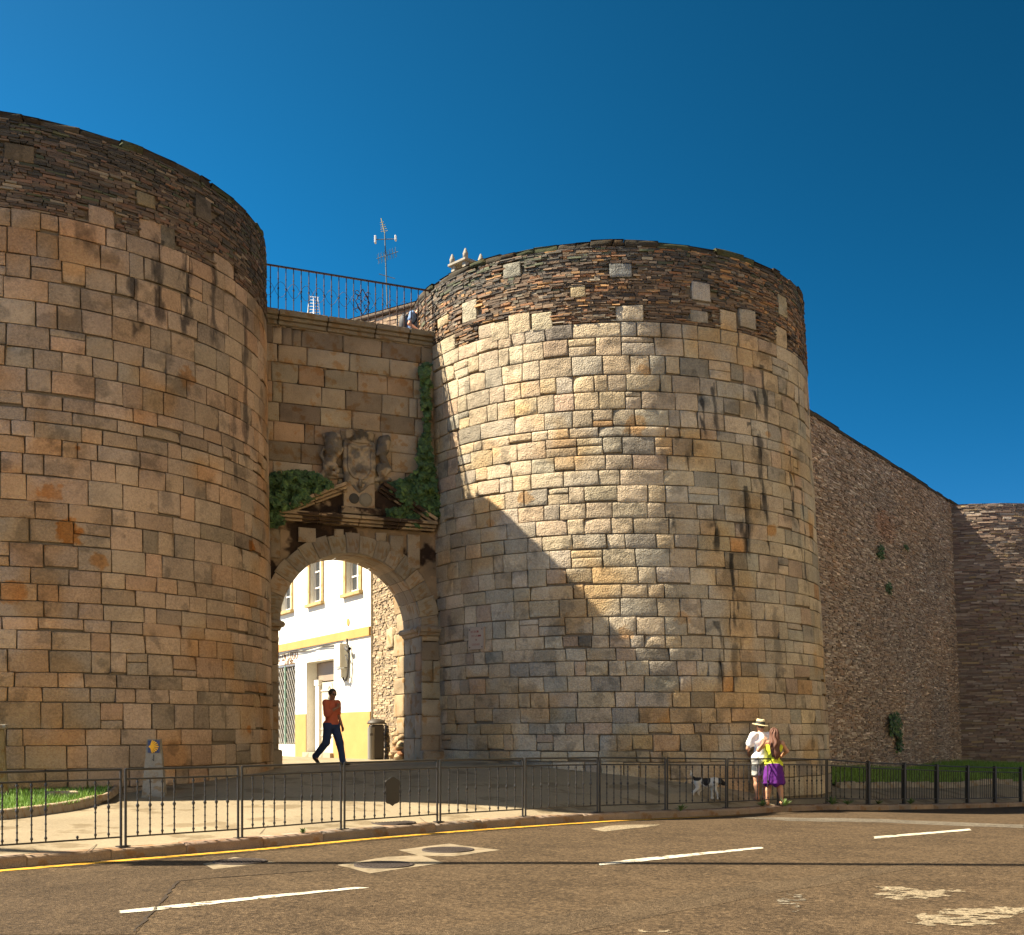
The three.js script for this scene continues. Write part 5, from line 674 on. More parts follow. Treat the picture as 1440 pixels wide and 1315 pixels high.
{
  const q = rightT.find(672, 898), p = rightT.surf(q[0], q[1], 0.03), o = thing('wall_plaque', 'small worn pinkish plaque with red lettering on the shaded tower', 'plaque', [p.x, p.y, p.z], q[0] / rightT.r), c = document.createElement('canvas'); c.width = 256; c.height = 264; const x = c.getContext('2d'); x.fillStyle = '#a3917e'; x.fillRect(0, 0, 256, 264); x.fillStyle = '#7e3f33'; x.textAlign = 'center'; x.font = 'bold 38px serif'; x.fillText('MURO', 92, 60); x.fillRect(150, 34, 26, 26); x.font = 'bold 34px serif'; x.fillText('DE LA', 100, 112); x.fillRect(160, 90, 60, 22); x.fillRect(124, 140, 18, 22); x.font = 'bold 34px serif'; x.fillText('CIUDAD', 128, 222);
  const t = new THREE.CanvasTexture(c); t.colorSpace = THREE.SRGBColorSpace; part('slab', [box(0.5, 0.5, 0.05)], std([0.36, 0.28, 0.22], 0.9), o); part('inscription', new THREE.PlaneGeometry(0.47, 0.47).translate(0, 0, 0.029), new THREE.MeshStandardMaterial({ map: t, roughness: 0.9 }), o); for (const [a, b] of [[0.2, 0.2], [-0.2, 0.2], [0.2, -0.2], [-0.2, -0.2]]) part('bolt', new THREE.SphereGeometry(0.014, 8, 6).translate(a, b, 0.032), iron, o);
}
{
  const b = ray(548, 449, 33), top = ray(541, 328, 33), o = thing('aerial', 'tall aerial mast with panels and yagi arms behind the railing', 'antenna', [b.x, 11.65, b.z]), H = top.y - 11.65, tilt = (top.x - b.x), grey = std([0.12, 0.13, 0.11], 0.5, { metalness: 0.4 }), wh = std([0.7, 0.68, 0.62], 0.6);
  part('mast', rod(v3(0, 0, 0), v3(tilt, H, 0), 0.022, 0.016), grey, o); const at = (t) => v3(tilt * t, H * t, 0);
  const arm = [rod(at(0.955).add(v3(-0.28, 0, 0)), at(0.955).add(v3(0.3, 0.02, 0)), 0.012)]; for (let k = 0; k < 7; k++) { const q = at(0.82).add(v3(-0.2 + k * 0.08, 0.03 * k, 0)); arm.push(rod(q.clone().add(v3(0, 0, -0.3)), q.clone().add(v3(0, 0, 0.3)), 0.006), rod(q.clone().add(v3(0, -0.16, 0)), q.clone().add(v3(0, 0.16, 0)), 0.004)); } arm.push(rod(at(0.82).add(v3(-0.25, 0, 0)), at(0.82).add(v3(0.35, 0.2, 0)), 0.01), rod(at(0.7).add(v3(-0.2, 0.05, 0)), at(0.7).add(v3(0.25, -0.08, 0)), 0.01)); part('yagi_arm', arm, grey, o);
  part('panel', [rbox(0.05, 0.2, 0.12, 0.01, at(0.955).x - 0.27, at(0.955).y, 0)], wh, o); part('panel', [rbox(0.05, 0.14, 0.12, 0.01, at(0.955).x + 0.3, at(0.955).y + 0.04, 0)], wh, o);
  part('log_periodic', [rod(at(1), at(1).add(v3(-0.1, 0.42, 0)), 0.012), ...[0.05, 0.11, 0.17, 0.23, 0.3].map((k, i) => rod(at(1).add(v3(-k * 0.25 - 0.1 + i * 0.012, k, 0)), at(1).add(v3(-k * 0.25 + 0.1 - i * 0.012, k + 0.02, 0)), 0.008))], std([0.45, 0.36, 0.12], 0.5, { metalness: 0.3 }), o);
}
{
  const b = ray(441, 440, 40), o = thing('roof_aerial', 'white grid aerial on the roof seen through the railing', 'antenna', [b.x, 11.65, b.z]), H = b.y - 11.65, wh = std([0.75, 0.73, 0.68], 0.5); part('mast', rod(v3(0, 0, 0), v3(0, H + 0.1, 0), 0.025), wh, o);
  const g = []; for (let k = 0; k < 6; k++) g.push(rod(v3(-0.22 + k * 0.02, H + k * 0.11, 0), v3(0.22 - k * 0.01, H + 0.02 + k * 0.1, 0), 0.014)); g.push(rod(v3(-0.2, H, 0), v3(-0.14, H + 0.58, 0), 0.016), rod(v3(0.22, H - 0.05, 0), v3(0.14, H + 0.52, 0), 0.016), rod(v3(0.02, H - 0.05, 0.02), v3(0.0, H + 0.5, 0.02), 0.016)); part('reflector_grid', g, wh, o);
}
// cable over the road with a hung lantern: out of the frame, it throws the dark line across the asphalt
{
  const dC = 13.12, yC = 11.6, pole = (x, label) => { const o = thing('utility_pole', label, 'pole', [x, roadY(x, dC), -dC]); part('shaft', new THREE.CylinderGeometry(0.1, 0.16, yC + 0.6, 12).translate(0, (yC + 0.6) / 2, 0), std([0.2, 0.17, 0.13], 0.9), o); part('hook', rod(v3(-0.2, yC, 0), v3(0.2, yC, 0), 0.03), iron, o); };
  pole(-27, 'tall pole holding the cable beyond the tower'); pole(19, 'tall pole holding the cable across the road');
  const cab = part('overhead_cable', tube(range(-27, 19, 2).map((x) => v3(x, yC - 0.35 * (1 - ((x + 4) / 23) ** 2), -dC + 0.022 * (x + 8))), 0.12, 60, 8), iron, scene); tag(cab, 'dark cable strung high across the road', 'cable');
  const lx = -14.1, ly = yC - 0.35 * (1 - ((lx + 4) / 23) ** 2), l = thing('hanging_lantern', 'flat street lantern hung from the overhead cable', 'lantern', [lx, ly - 0.34, -dC + 0.022 * (lx + 8)]); part('hood', [rbox(1.0, 0.16, 0.6, 0.05, 0, 0.1, 0)], iron, l); part('hanger', rod(v3(0, 0.15, 0), v3(0, 0.36, 0), 0.02), iron, l); part('lens', [rbox(0.8, 0.08, 0.45, 0.03, 0, 0.0, 0)], std([0.5, 0.5, 0.48], 0.3), l);
}

// ---------------------------------------------------------------- the sunlit houses across the road, behind the camera: their fronts throw warm light on the shaded towers
{
  const paneM = new THREE.MeshPhysicalMaterial({ color: new THREE.Color().setRGB(0.03, 0.035, 0.04), roughness: 0.08 }), wood = std([0.3, 0.17, 0.08], 0.7), trim = std([0.62, 0.56, 0.46], 0.9), tiles = std([0.32, 0.13, 0.07], 0.9);
  [[-26, -12, 12.5, [0.84, 0.75, 0.57], 'cream house across the road with brown shutters'], [-12, 3, 14, [0.86, 0.77, 0.6], 'tall pale cream house across the road with a double door'], [3, 16, 13, [0.84, 0.72, 0.52], 'sand coloured house across the road with red roof'], [16, 30, 14, [0.86, 0.79, 0.65], 'off white house across the road at the bend'], [30, 44, 12, [0.82, 0.7, 0.5], 'low ochre house across the road at the far end']].forEach(([t0, t1, H, c, label], n) => {
    const p = [KO[0] + KD[0] * t1 + KD[1] * 17.2, KO[1] + KD[1] * t1 - KD[0] * 17.2], o = thing('town_house', label, 'house', [p[0], 0, -p[1]], Math.atan2(-KD[1], -KD[0])), L = t1 - t0 - 0.05, cols = 5, rows = 4, s = new THREE.Shape([[0, -0.6], [L, -0.6], [L, H], [0, H]].map(([x, y]) => new THREE.Vector2(x, y))), w = 1.1, spots = [];
    for (let r = 0; r < rows; r++) for (let k = 0; k < cols; k++) { const x = L * (k + 0.5) / cols, y = 0.9 + r * (H - 1) / rows; if (r === 0 && k === 2) continue; spots.push([x, y]); s.holes.push(new THREE.Path([[x - w / 2, y], [x - w / 2, y + 1.7], [x + w / 2, y + 1.7], [x + w / 2, y]].map(([a, b]) => new THREE.Vector2(a, b)))); }
    const wall = part('facade_wall', new THREE.ExtrudeGeometry(s, { depth: 0.4, bevelEnabled: false }).translate(0, 0, -0.4), std(c, 0.92, { map: scaled(plasterMap, 0.4, 0.4) }), o); part('side_wall', [box(0.3, H + 0.6, 9, 0.15, H / 2 - 0.3, -4.9)], wall.material, o); part('side_wall', [box(0.3, H + 0.6, 9, L - 0.15, H / 2 - 0.3, -4.9)], wall.material, o); part('rear_wall', [box(L, H + 0.6, 0.3, L / 2, H / 2 - 0.3, -9.55)], wall.material, o);
    const rs = new THREE.Shape([[0.6, H], [-4.85, H + 2.4], [-10.3, H]].map(([x, y]) => new THREE.Vector2(x, y))); part('roof', new THREE.ExtrudeGeometry(rs, { depth: L, bevelEnabled: false }).rotateY(-Math.PI / 2).translate(L, 0.01, 0), tiles, o);
    const fr = box(w, 0.08, 0.08), st = box(0.08, 1.7, 0.08), pn = box(w / 2 - 0.1, 1.5, 0.01), sl = box(w + 0.3, 0.09, 0.2);
    for (const [x, y] of spots) { const m = part('window', [fr.clone().translate(0, 0.04, 0), fr.clone().translate(0, 1.66, 0), st.clone().translate(-w / 2 + 0.04, 0.85, 0.001), st.clone().translate(w / 2 - 0.04, 0.85, 0.001), st.clone().translate(0, 0.85, 0.001)], trim, o); m.position.set(x, y, -0.2); for (const q of [-1, 1]) part('pane', pn.clone().translate(q * w / 4, 0.85, 0), paneM, m); part('sill', sl.clone().translate(0, -0.046, 0.26), trim, m); }
    part('door', [rbox(1.5, 2.7, 0.08, 0.02, L / 2, 1.36, 0.045)], wood, o); part('cornice', [box(L, 0.3, 0.35, L / 2, H - 0.18, 0.176)], trim, o);
  });
}
// ---------------------------------------------------------------- people and the dog
function hand(w, dir, palm, side, curl = 0.5) {              // finger bones from the wrist: dir along the hand, palm its facing, side towards the thumb
  const D = v3(...dir).normalize(), P = v3(...palm).normalize(), S = D.clone().cross(P).normalize().multiplyScalar(side), W = v3(...w), q = (a, b, c) => W.clone().addScaledVector(D, a).addScaledVector(S, b).addScaledVector(P, c).toArray(), list = [];
  list.push(bone(q(0, 0.005, 0), q(0.075, 0.022, 0), 0.024, 0.017), bone(q(0.01, -0.005, 0), q(0.075, -0.02, 0), 0.022, 0.016), bone(q(0.03, 0, 0), q(0.08, 0, 0), 0.02, 0.018));
  [[0.027, 0.07], [0.009, 0.078], [-0.009, 0.072], [-0.026, 0.056]].forEach(([s, L]) => { const a = q(0.08, s, 0), b = q(0.08 + L * 0.5 * (1 - curl * 0.4), s * 1.1, L * 0.35 * curl), c = q(0.08 + L * (1 - curl * 0.75), s * 1.1, L * 0.85 * curl); list.push(bone(a, b, 0.0088, 0.0082), bone(b, c, 0.0082, 0.0068)); });
  const t0 = q(0.02, 0.024, 0.005), t1 = q(0.055, 0.05, 0.018), t2 = q(0.085, 0.05, 0.03); list.push(bone(t0, t1, 0.013, 0.0098), bone(t1, t2, 0.0098, 0.0078));
  return union(list, 0.007);
}
function headField(c, look, k = 1) {                         // a head with face: c centre, look the way it faces (in plan), chin slightly down
  const f = v3(look[0], look[1] ?? 0, look[2]).normalize(), up = v3(0, 1, 0).addScaledVector(f, -f.y).normalize(), s = up.clone().cross(f), q = (a, b, d) => [c[0] + (s.x * a + up.x * b + f.x * d) * k, c[1] + (s.y * a + up.y * b + f.y * d) * k, c[2] + (s.z * a + up.z * b + f.z * d) * k];
  const eyes = [1, -1].map((e) => egg(q(e * 0.032, 0.008, 0.088), [0.017 * k, 0.012 * k, 0.017 * k]));
  const list = [egg(q(0, 0.028, -0.012), [0.077 * k, 0.098 * k, 0.094 * k]), bone(q(0, -0.02, 0.03), q(0, -0.078, 0.05), 0.058 * k, 0.034 * k), bone(q(0, 0.012, 0.085), q(0, -0.026, 0.108), 0.009 * k, 0.014 * k), bone(q(0.02, -0.056, 0.082), q(-0.02, -0.056, 0.082), 0.008 * k), ...[1, -1].map((e) => egg(q(e * 0.079, 0, -0.01), [0.014 * k, 0.032 * k, 0.02 * k])), ...[1, -1].map((e) => bone(q(e * 0.015, 0.03, 0.086), q(e * 0.05, 0.028, 0.072), 0.009 * k))];
  const u = union(list, 0.018 * k);
  return { f: (x, y, z) => Math.max(u(x, y, z), -eyes[0](x, y, z) - 0.006 * k, -eyes[1](x, y, z) - 0.006 * k), q, eyes };
}
const bounds = (pts, pad) => [[0, 1, 2].map((k) => Math.min(...pts.map((p) => p[k])) - pad), [0, 1, 2].map((k) => Math.max(...pts.map((p) => p[k])) + pad)];
const noColor = (g) => { g.deleteAttribute('color'); return g; };
function person(J, o) {                                      // J: joints in metres, feet at y = 0, figure facing +z
  const T = thing('person', o.label, 'person', o.pos, o.turn), skin = std(o.skin, 0.6), C = o.cell ?? 0.013, W = o.w ?? 1;
  const torso = [bone(J.pelvis, J.waist, 0.135 * W, 0.115 * W), bone([J.hipL[0], J.pelvis[1], J.hipL[2]], [J.hipR[0], J.pelvis[1], J.hipR[2]], 0.105 * W), bone(J.waist, J.chest, 0.115 * W, 0.13 * W), bone([J.chest[0] * 0.6 + J.shL[0] * 0.4, J.chest[1], J.chest[2] * 0.6 + J.shL[2] * 0.4], [J.chest[0] * 0.6 + J.shR[0] * 0.4, J.chest[1], J.chest[2] * 0.6 + J.shR[2] * 0.4], 0.11 * W), bone(J.shL, J.shR, 0.06 * W), bone(J.chest, J.neck, 0.1 * W, 0.055), bone(J.neck, J.head, 0.055, 0.05), bone(add3(J.neck, [0, -0.05, 0]), J.shL, 0.055, 0.05), bone(add3(J.neck, [0, -0.05, 0]), J.shR, 0.055, 0.05)];
  const arm = (s) => [bone(J['sh' + s], J['el' + s], 0.058 * W, 0.044 * W), bone(J['el' + s], J['wr' + s], 0.043 * W, 0.029)], leg = (s) => [bone(J['hip' + s], J['kn' + s], 0.092 * W, 0.058), bone(J['kn' + s], mix(J['kn' + s], J['an' + s], 0.35), 0.056, 0.058), bone(mix(J['kn' + s], J['an' + s], 0.35), J['an' + s], 0.058, 0.036), bone(J['an' + s], J['toe' + s], 0.04, 0.026), bone(J['an' + s], add3(J['an' + s], [0, -0.04, -0.03]), 0.036, 0.032)];
  const bf = union([...torso, ...arm('L'), ...arm('R'), ...leg('L'), ...leg('R')], 0.035), hd = headField(J.head, o.look ?? [0, 0, 1], o.k ?? 1), all = Object.values(J), [mn, mx] = bounds(all, 0.17), hb = bounds([J.head], 0.17);
  const pieces = [nets((x, y, z) => Math.max(bf(x, y, z), -1), mn, [mx[0], J.neck[1] + 0.06, mx[2]], C), nets(smoothNeck(hd.f, bone(J.neck, J.head, 0.055, 0.05)), hb[0], hb[1], 0.007)];
  for (const s of ['L', 'R']) if (o.hands?.[s]) { const h = o.hands[s], b = bounds([J['wr' + s], add3(J['wr' + s], v3(...h.dir).normalize().multiplyScalar(0.13).toArray())], 0.075); pieces.push(nets(hand(J['wr' + s], h.dir, h.palm, h.side, h.curl), b[0], b[1], 0.0045)); }
  part('body', mergeGeometries(pieces), skin, T);
  const eyeM = std([0.03, 0.022, 0.018], 0.3), hairM = std(o.hairColor ?? [0.03, 0.02, 0.014], 0.7);
  if (o.glasses) part('sunglasses', [1, -1].map((e) => new THREE.SphereGeometry(0.026, 12, 8).scale(1, 0.8, 0.4).applyMatrix4(new THREE.Matrix4().lookAt(v3(0, 0, 0), v3(...(o.look ?? [0, 0, 1])).negate(), v3(0, 1, 0))).translate(...hd.q(e * 0.032, 0.012, 0.093))).concat([rod(v3(...hd.q(-0.02, 0.016, 0.1)), v3(...hd.q(0.02, 0.016, 0.1)), 0.004), rod(v3(...hd.q(0.05, 0.016, 0.085)), v3(...hd.q(0.08, 0.012, 0)), 0.004), rod(v3(...hd.q(-0.05, 0.016, 0.085)), v3(...hd.q(-0.08, 0.012, 0)), 0.004)]), std([0.012, 0.012, 0.014], 0.15), T);
  else part('eyes', [1, -1].map((e) => new THREE.SphereGeometry(0.011, 10, 8).translate(...hd.q(e * 0.032, 0.008, 0.083))), eyeM, T);
  const hair = egg(hd.q(0, 0.04, -0.022), [0.09, 0.103, 0.104]), front = hd.q(0, 0.05, 0.055), fv = v3(...(o.look ?? [0, 0, 1])).normalize(); // short cap of hair, cut off at the brow
  if (o.hair) part('hair', nets(o.hair(hd, hair, fv, front), ...o.hairBox(hb, hd), 0.008), hairM, T);
  for (const g of o.garments ?? []) { const { name, list, cut, grow, color, k = 0.04, cell = C, map } = g(J, { torso, arm, leg, bf }), u = union(list, k); const f = (x, y, z) => { let d = u(x, y, z) - grow - 0.011 * (fbm(x * 10 + y * 5, y * 8 + z * 6, 3, 2) - 0.5) * 2; if (cut) d = Math.max(d, cut(x, y, z)); return d; }; part(name, nets(f, mn, mx, cell, typeof color === 'function' ? color : undefined), typeof color === 'function' ? std([1, 1, 1], 0.85, { vertexColors: true }) : std(color, 0.88), T); }
  for (const s of ['L', 'R']) { const a = J['an' + s], t = J['toe' + s], sh = o.sandals ? union([bone(add3(a, [0, -0.055, -0.03]), add3(t, [0, -0.02, 0]), 0.018, 0.018)], 0.01) : union([bone(add3(a, [0, -0.03, -0.02]), t, 0.052, 0.038), bone(add3(a, [0, 0.0, -0.01]), add3(a, [0, -0.03, 0]), 0.05, 0.05)], 0.03), b = bounds([a, t], 0.1); part(o.sandals ? 'sandal' : 'shoe', nets(sh, ...b, 0.01), std(o.shoe ?? [0.03, 0.02, 0.016], 0.5), T); }
  return { T, hd, J };
}
const mix = (a, b, t) => a.map((x, i) => lerp(x, b[i], t)), add3 = (a, b) => a.map((x, i) => x + b[i]);
function smoothNeck(h, n) { return (x, y, z) => smin(h(x, y, z), n(x, y, z), 0.02); }
const shortHair = { hair: (hd, cap, fv, fr) => (x, y, z) => { const q = (x - fr[0]) * fv.x + (y - fr[1]) * fv.y + (z - fr[2]) * fv.z, low = hd.q(0, -0.045, 0)[1]; return Math.max(cap(x, y, z), Math.min(q + (y > fr[1] + 0.035 ? -0.05 : 0), q), low - y + Math.max(0, q + 0.07)); }, hairBox: (hb) => hb };
// the man walking through the arch
{
  const p = onLand(472, 1076), y = landY(p.x, 27.1), J = { pelvis: [0, 0.93, 0], waist: [0.0, 1.08, 0.0], chest: [0, 1.3, 0.01], neck: [0, 1.5, 0.02], head: [0.0, 1.625, 0.045], shL: [0.2, 1.43, 0.0], shR: [-0.2, 1.43, 0.02], elL: [0.27, 1.15, -0.04], wrL: [0.29, 0.9, 0.06], elR: [-0.27, 1.17, 0.12], wrR: [-0.02, 1.34, 0.23], hipL: [0.095, 0.92, 0.01], hipR: [-0.095, 0.92, -0.01], knL: [0.1, 0.5, 0.17], anL: [0.1, 0.09, 0.27], toeL: [0.13, 0.04, 0.42], knR: [-0.09, 0.52, -0.08], anR: [-0.1, 0.2, -0.42], toeR: [-0.11, 0.05, -0.31] };
  person(J, { label: 'man in an orange shirt and jeans walking through the arch', pos: [(466 - HX) * 27.1 / F, y, -27.1], turn: 0.95, skin: [0.30, 0.15, 0.09], look: [-0.35, -0.08, 1], glasses: true, hands: { L: { dir: [0.05, -1, 0.25], palm: [-1, 0, 0], side: -1, curl: 0.45 }, R: { dir: [0.75, 0.6, -0.1], palm: [0.1, -0.1, -1], side: 1, curl: 0.7 } }, ...shortHair, hairColor: [0.022, 0.016, 0.012],
    garments: [(J, B) => ({ name: 'shirt', list: [...B.torso.slice(0, 5), bone(J.chest, [J.neck[0], J.neck[1] - 0.05, J.neck[2]], 0.1, 0.062), bone(J.shL, mix(J.shL, J.elL, 0.75), 0.062, 0.058), bone(J.shR, J.elR, 0.062, 0.05), bone(J.elR, mix(J.elR, J.wrR, 0.35), 0.05, 0.044)], grow: 0.016, cut: (x, y) => Math.max(0.93 - y, y - 1.55), color: [0.52, 0.13, 0.07] }), (J, B) => ({ name: 'jeans', list: [B.torso[0], B.torso[1], bone(J.hipL, J.knL, 0.1, 0.074), bone(J.knL, J.anL, 0.074, 0.062), bone(J.hipR, J.knR, 0.1, 0.074), bone(J.knR, J.anR, 0.074, 0.062)], grow: 0.012, cut: (x, y) => y - 0.985, color: [0.035, 0.055, 0.115] })] });
}
// the couple at the kerb, backs to the road
{
  const standing = (s = 1) => ({ pelvis: [0, 0.93 * s, 0], waist: [0, 1.08 * s, 0], chest: [0, 1.29 * s, 0], neck: [0, 1.48 * s, 0], head: [0, 1.61 * s, 0.03], shL: [0.19 * s, 1.41 * s, 0], shR: [-0.19 * s, 1.41 * s, 0], elL: [0.25 * s, 1.14 * s, 0.02], wrL: [0.26 * s, 0.9 * s, 0.08], elR: [-0.25 * s, 1.14 * s, 0.02], wrR: [-0.26 * s, 0.9 * s, 0.08], hipL: [0.09, 0.91 * s, 0], hipR: [-0.09, 0.91 * s, 0], knL: [0.1, 0.5 * s, 0.02], anL: [0.1, 0.085, -0.01], toeL: [0.13, 0.035, 0.14], knR: [-0.1, 0.5 * s, 0.02], anR: [-0.1, 0.085, -0.01], toeR: [-0.13, 0.035, 0.14] });
  const dM = 25.2, xM = (1070 - HX) * dM / F, dW = 24.95, xW = (1088 - HX) * dW / F, Jm = standing(1.0), Jw = standing(0.94);
  Object.assign(Jm, { elR: [-0.26, 1.15, 0.1], wrR: [-0.1, 1.02, 0.28], elL: [0.26, 1.14, 0.1], wrL: [0.12, 1.0, 0.3], knR: [-0.1, 0.5, 0.04] });
  const m = person(Jm, { label: 'man in a straw hat, white shirt and shorts, back turned', pos: [xM, landY(xM, dM), -dM], turn: Math.PI + 0.35, skin: [0.42, 0.21, 0.12], look: [0.1, -0.15, 1], ...shortHair, hairColor: [0.05, 0.03, 0.018], shoe: [0.05, 0.03, 0.02], sandals: true, hands: { L: { dir: [-0.6, -0.3, 0.7], palm: [-0.4, 0, -1], side: -1, curl: 0.6 }, R: { dir: [0.6, -0.3, 0.7], palm: [0.4, 0, -1], side: 1, curl: 0.6 } },
    garments: [(J, B) => ({ name: 'shirt', list: [...B.torso.slice(0, 5), bone(J.chest, [0, J.neck[1] - 0.05, 0], 0.1, 0.06), bone(J.shL, mix(J.shL, J.elL, 0.62), 0.064, 0.066), bone(J.shR, mix(J.shR, J.elR, 0.62), 0.064, 0.066)], grow: 0.02, cut: (x, y) => Math.max(0.86 - y, y - 1.55), color: [0.78, 0.76, 0.74] }), (J, B) => ({ name: 'shorts', list: [B.torso[0], B.torso[1], bone(J.hipL, J.knL, 0.105, 0.09), bone(J.hipR, J.knR, 0.105, 0.09)], grow: 0.015, cut: (x, y) => Math.max(0.56 - y, y - 0.94), color: (x, y, z) => { const k = smooth(fbm(x * 16, y * 16, 5, 3), 0.45, 0.55); return [lerp(0.05, 0.34, k), lerp(0.055, 0.33, k), lerp(0.06, 0.3, k)]; } })] });
  const c = m.hd.q(0, 0.06, -0.015), hat = part('hat', new THREE.LatheGeometry([[0.175, -0.02], [0.165, -0.005], [0.12, -0.012], [0.098, -0.002], [0.093, 0.06], [0.082, 0.1], [0.05, 0.104], [0, 0.088]].map(([x, y]) => new THREE.Vector2(x, y)), 28).scale(1, 1, 1.12), std([0.62, 0.5, 0.28], 0.85, { side: THREE.DoubleSide, bumpMap: scaled(grainBump, 6, 6), bumpScale: 0.01 }), m.T); hat.position.set(...c); hat.rotation.x = -0.16; hat.rotation.z = 0.08;
  part('hat_band', new THREE.CylinderGeometry(0.0965, 0.101, 0.055, 28, 1, true).scale(1, 1, 1.12).translate(0, 0.03, 0), std([0.03, 0.03, 0.028], 0.8, { side: THREE.DoubleSide }), hat);
  // her arm goes round his back
  Object.assign(Jw, { elR: [0.17, 1.1, -0.03], shR: [0.17, 1.32, 0], shL: [-0.17, 1.32, 0] });
  Object.assign(Jw, { shL: [0.17, 1.32, 0], shR: [-0.17, 1.32, 0], elL: [0.31, 1.18, -0.13], wrL: [0.2, 1.33, -0.22], elR: [-0.27, 1.16, 0.12], wrR: [-0.12, 1.0, 0.28], knL: [0.1, 0.46, 0.02], anL: [0.13, 0.085, 0.0], knR: [-0.12, 0.46, 0.03], anR: [-0.17, 0.085, 0.02], toeL: [0.16, 0.035, 0.14], toeR: [-0.22, 0.035, 0.15] });
  person(Jw, { label: 'woman with long brown hair in a lime top and purple skirt', pos: [xW, landY(xW, dW), -dW], turn: Math.PI - 0.25, skin: [0.46, 0.23, 0.13], w: 0.9, look: [0.3, 0, 1], sandals: true, shoe: [0.06, 0.03, 0.02], hairColor: [0.10, 0.035, 0.016], hands: { L: { dir: [-0.35, 0.9, -0.15], palm: [0, 0, 1], side: 1, curl: 0.3 }, R: { dir: [0.6, -0.4, 0.6], palm: [0.3, 0, -1], side: 1, curl: 0.6 } },
    hair: (hd, cap, fv, fr) => { const a = hd.q(0, 0.0, -0.06), b = hd.q(0.01, -0.2, -0.105), e = hd.q(-0.01, -0.4, -0.11), g = hd.q(0.0, -0.56, -0.1), l = union([cap, bone(a, b, 0.095, 0.11), bone(b, e, 0.11, 0.1), bone(e, g, 0.1, 0.04)], 0.04); return (x, y, z) => { const q = (x - fr[0]) * fv.x + (y - fr[1]) * fv.y + (z - fr[2]) * fv.z, th = Math.atan2(x - a[0], z - a[2]); return Math.max(l(x, y, z) + 0.009 * Math.sin(th * 9 + Math.sin(y * 22) * 1.6), q); }; }, hairBox: (hb, hd) => [[hb[0][0] - 0.05, hb[0][1] - 0.6, hb[0][2] - 0.1], hb[1]],
    garments: [(J, B) => ({ name: 'top', list: [...B.torso.slice(0, 4), bone([0.1, 1.3, 0], [-0.1, 1.3, 0], 0.085)], grow: 0.012, cut: (x, y) => Math.max(0.84 - y, y - 1.3), color: [0.5, 0.52, 0.04] }), (J, B) => ({ name: 'skirt', list: [(x, y, z) => { const t = clamp((0.9 - y) / 0.5, 0, 1), th = Math.atan2(x, z), r = lerp(0.17, 0.245, Math.pow(t, 0.7)) - (t > 0.85 ? (t - 0.85) * 0.5 : 0) + 0.014 * Math.sin(th * 9 + t * 2) * t; return (Math.sqrt(x * x + z * z * 1.39) - r) * 0.85; }], grow: 0, cut: (x, y) => Math.max(0.42 - y + 0.03 * Math.sin(x * 30), y - 0.9), color: [0.1, 0.02, 0.16] })] });
}
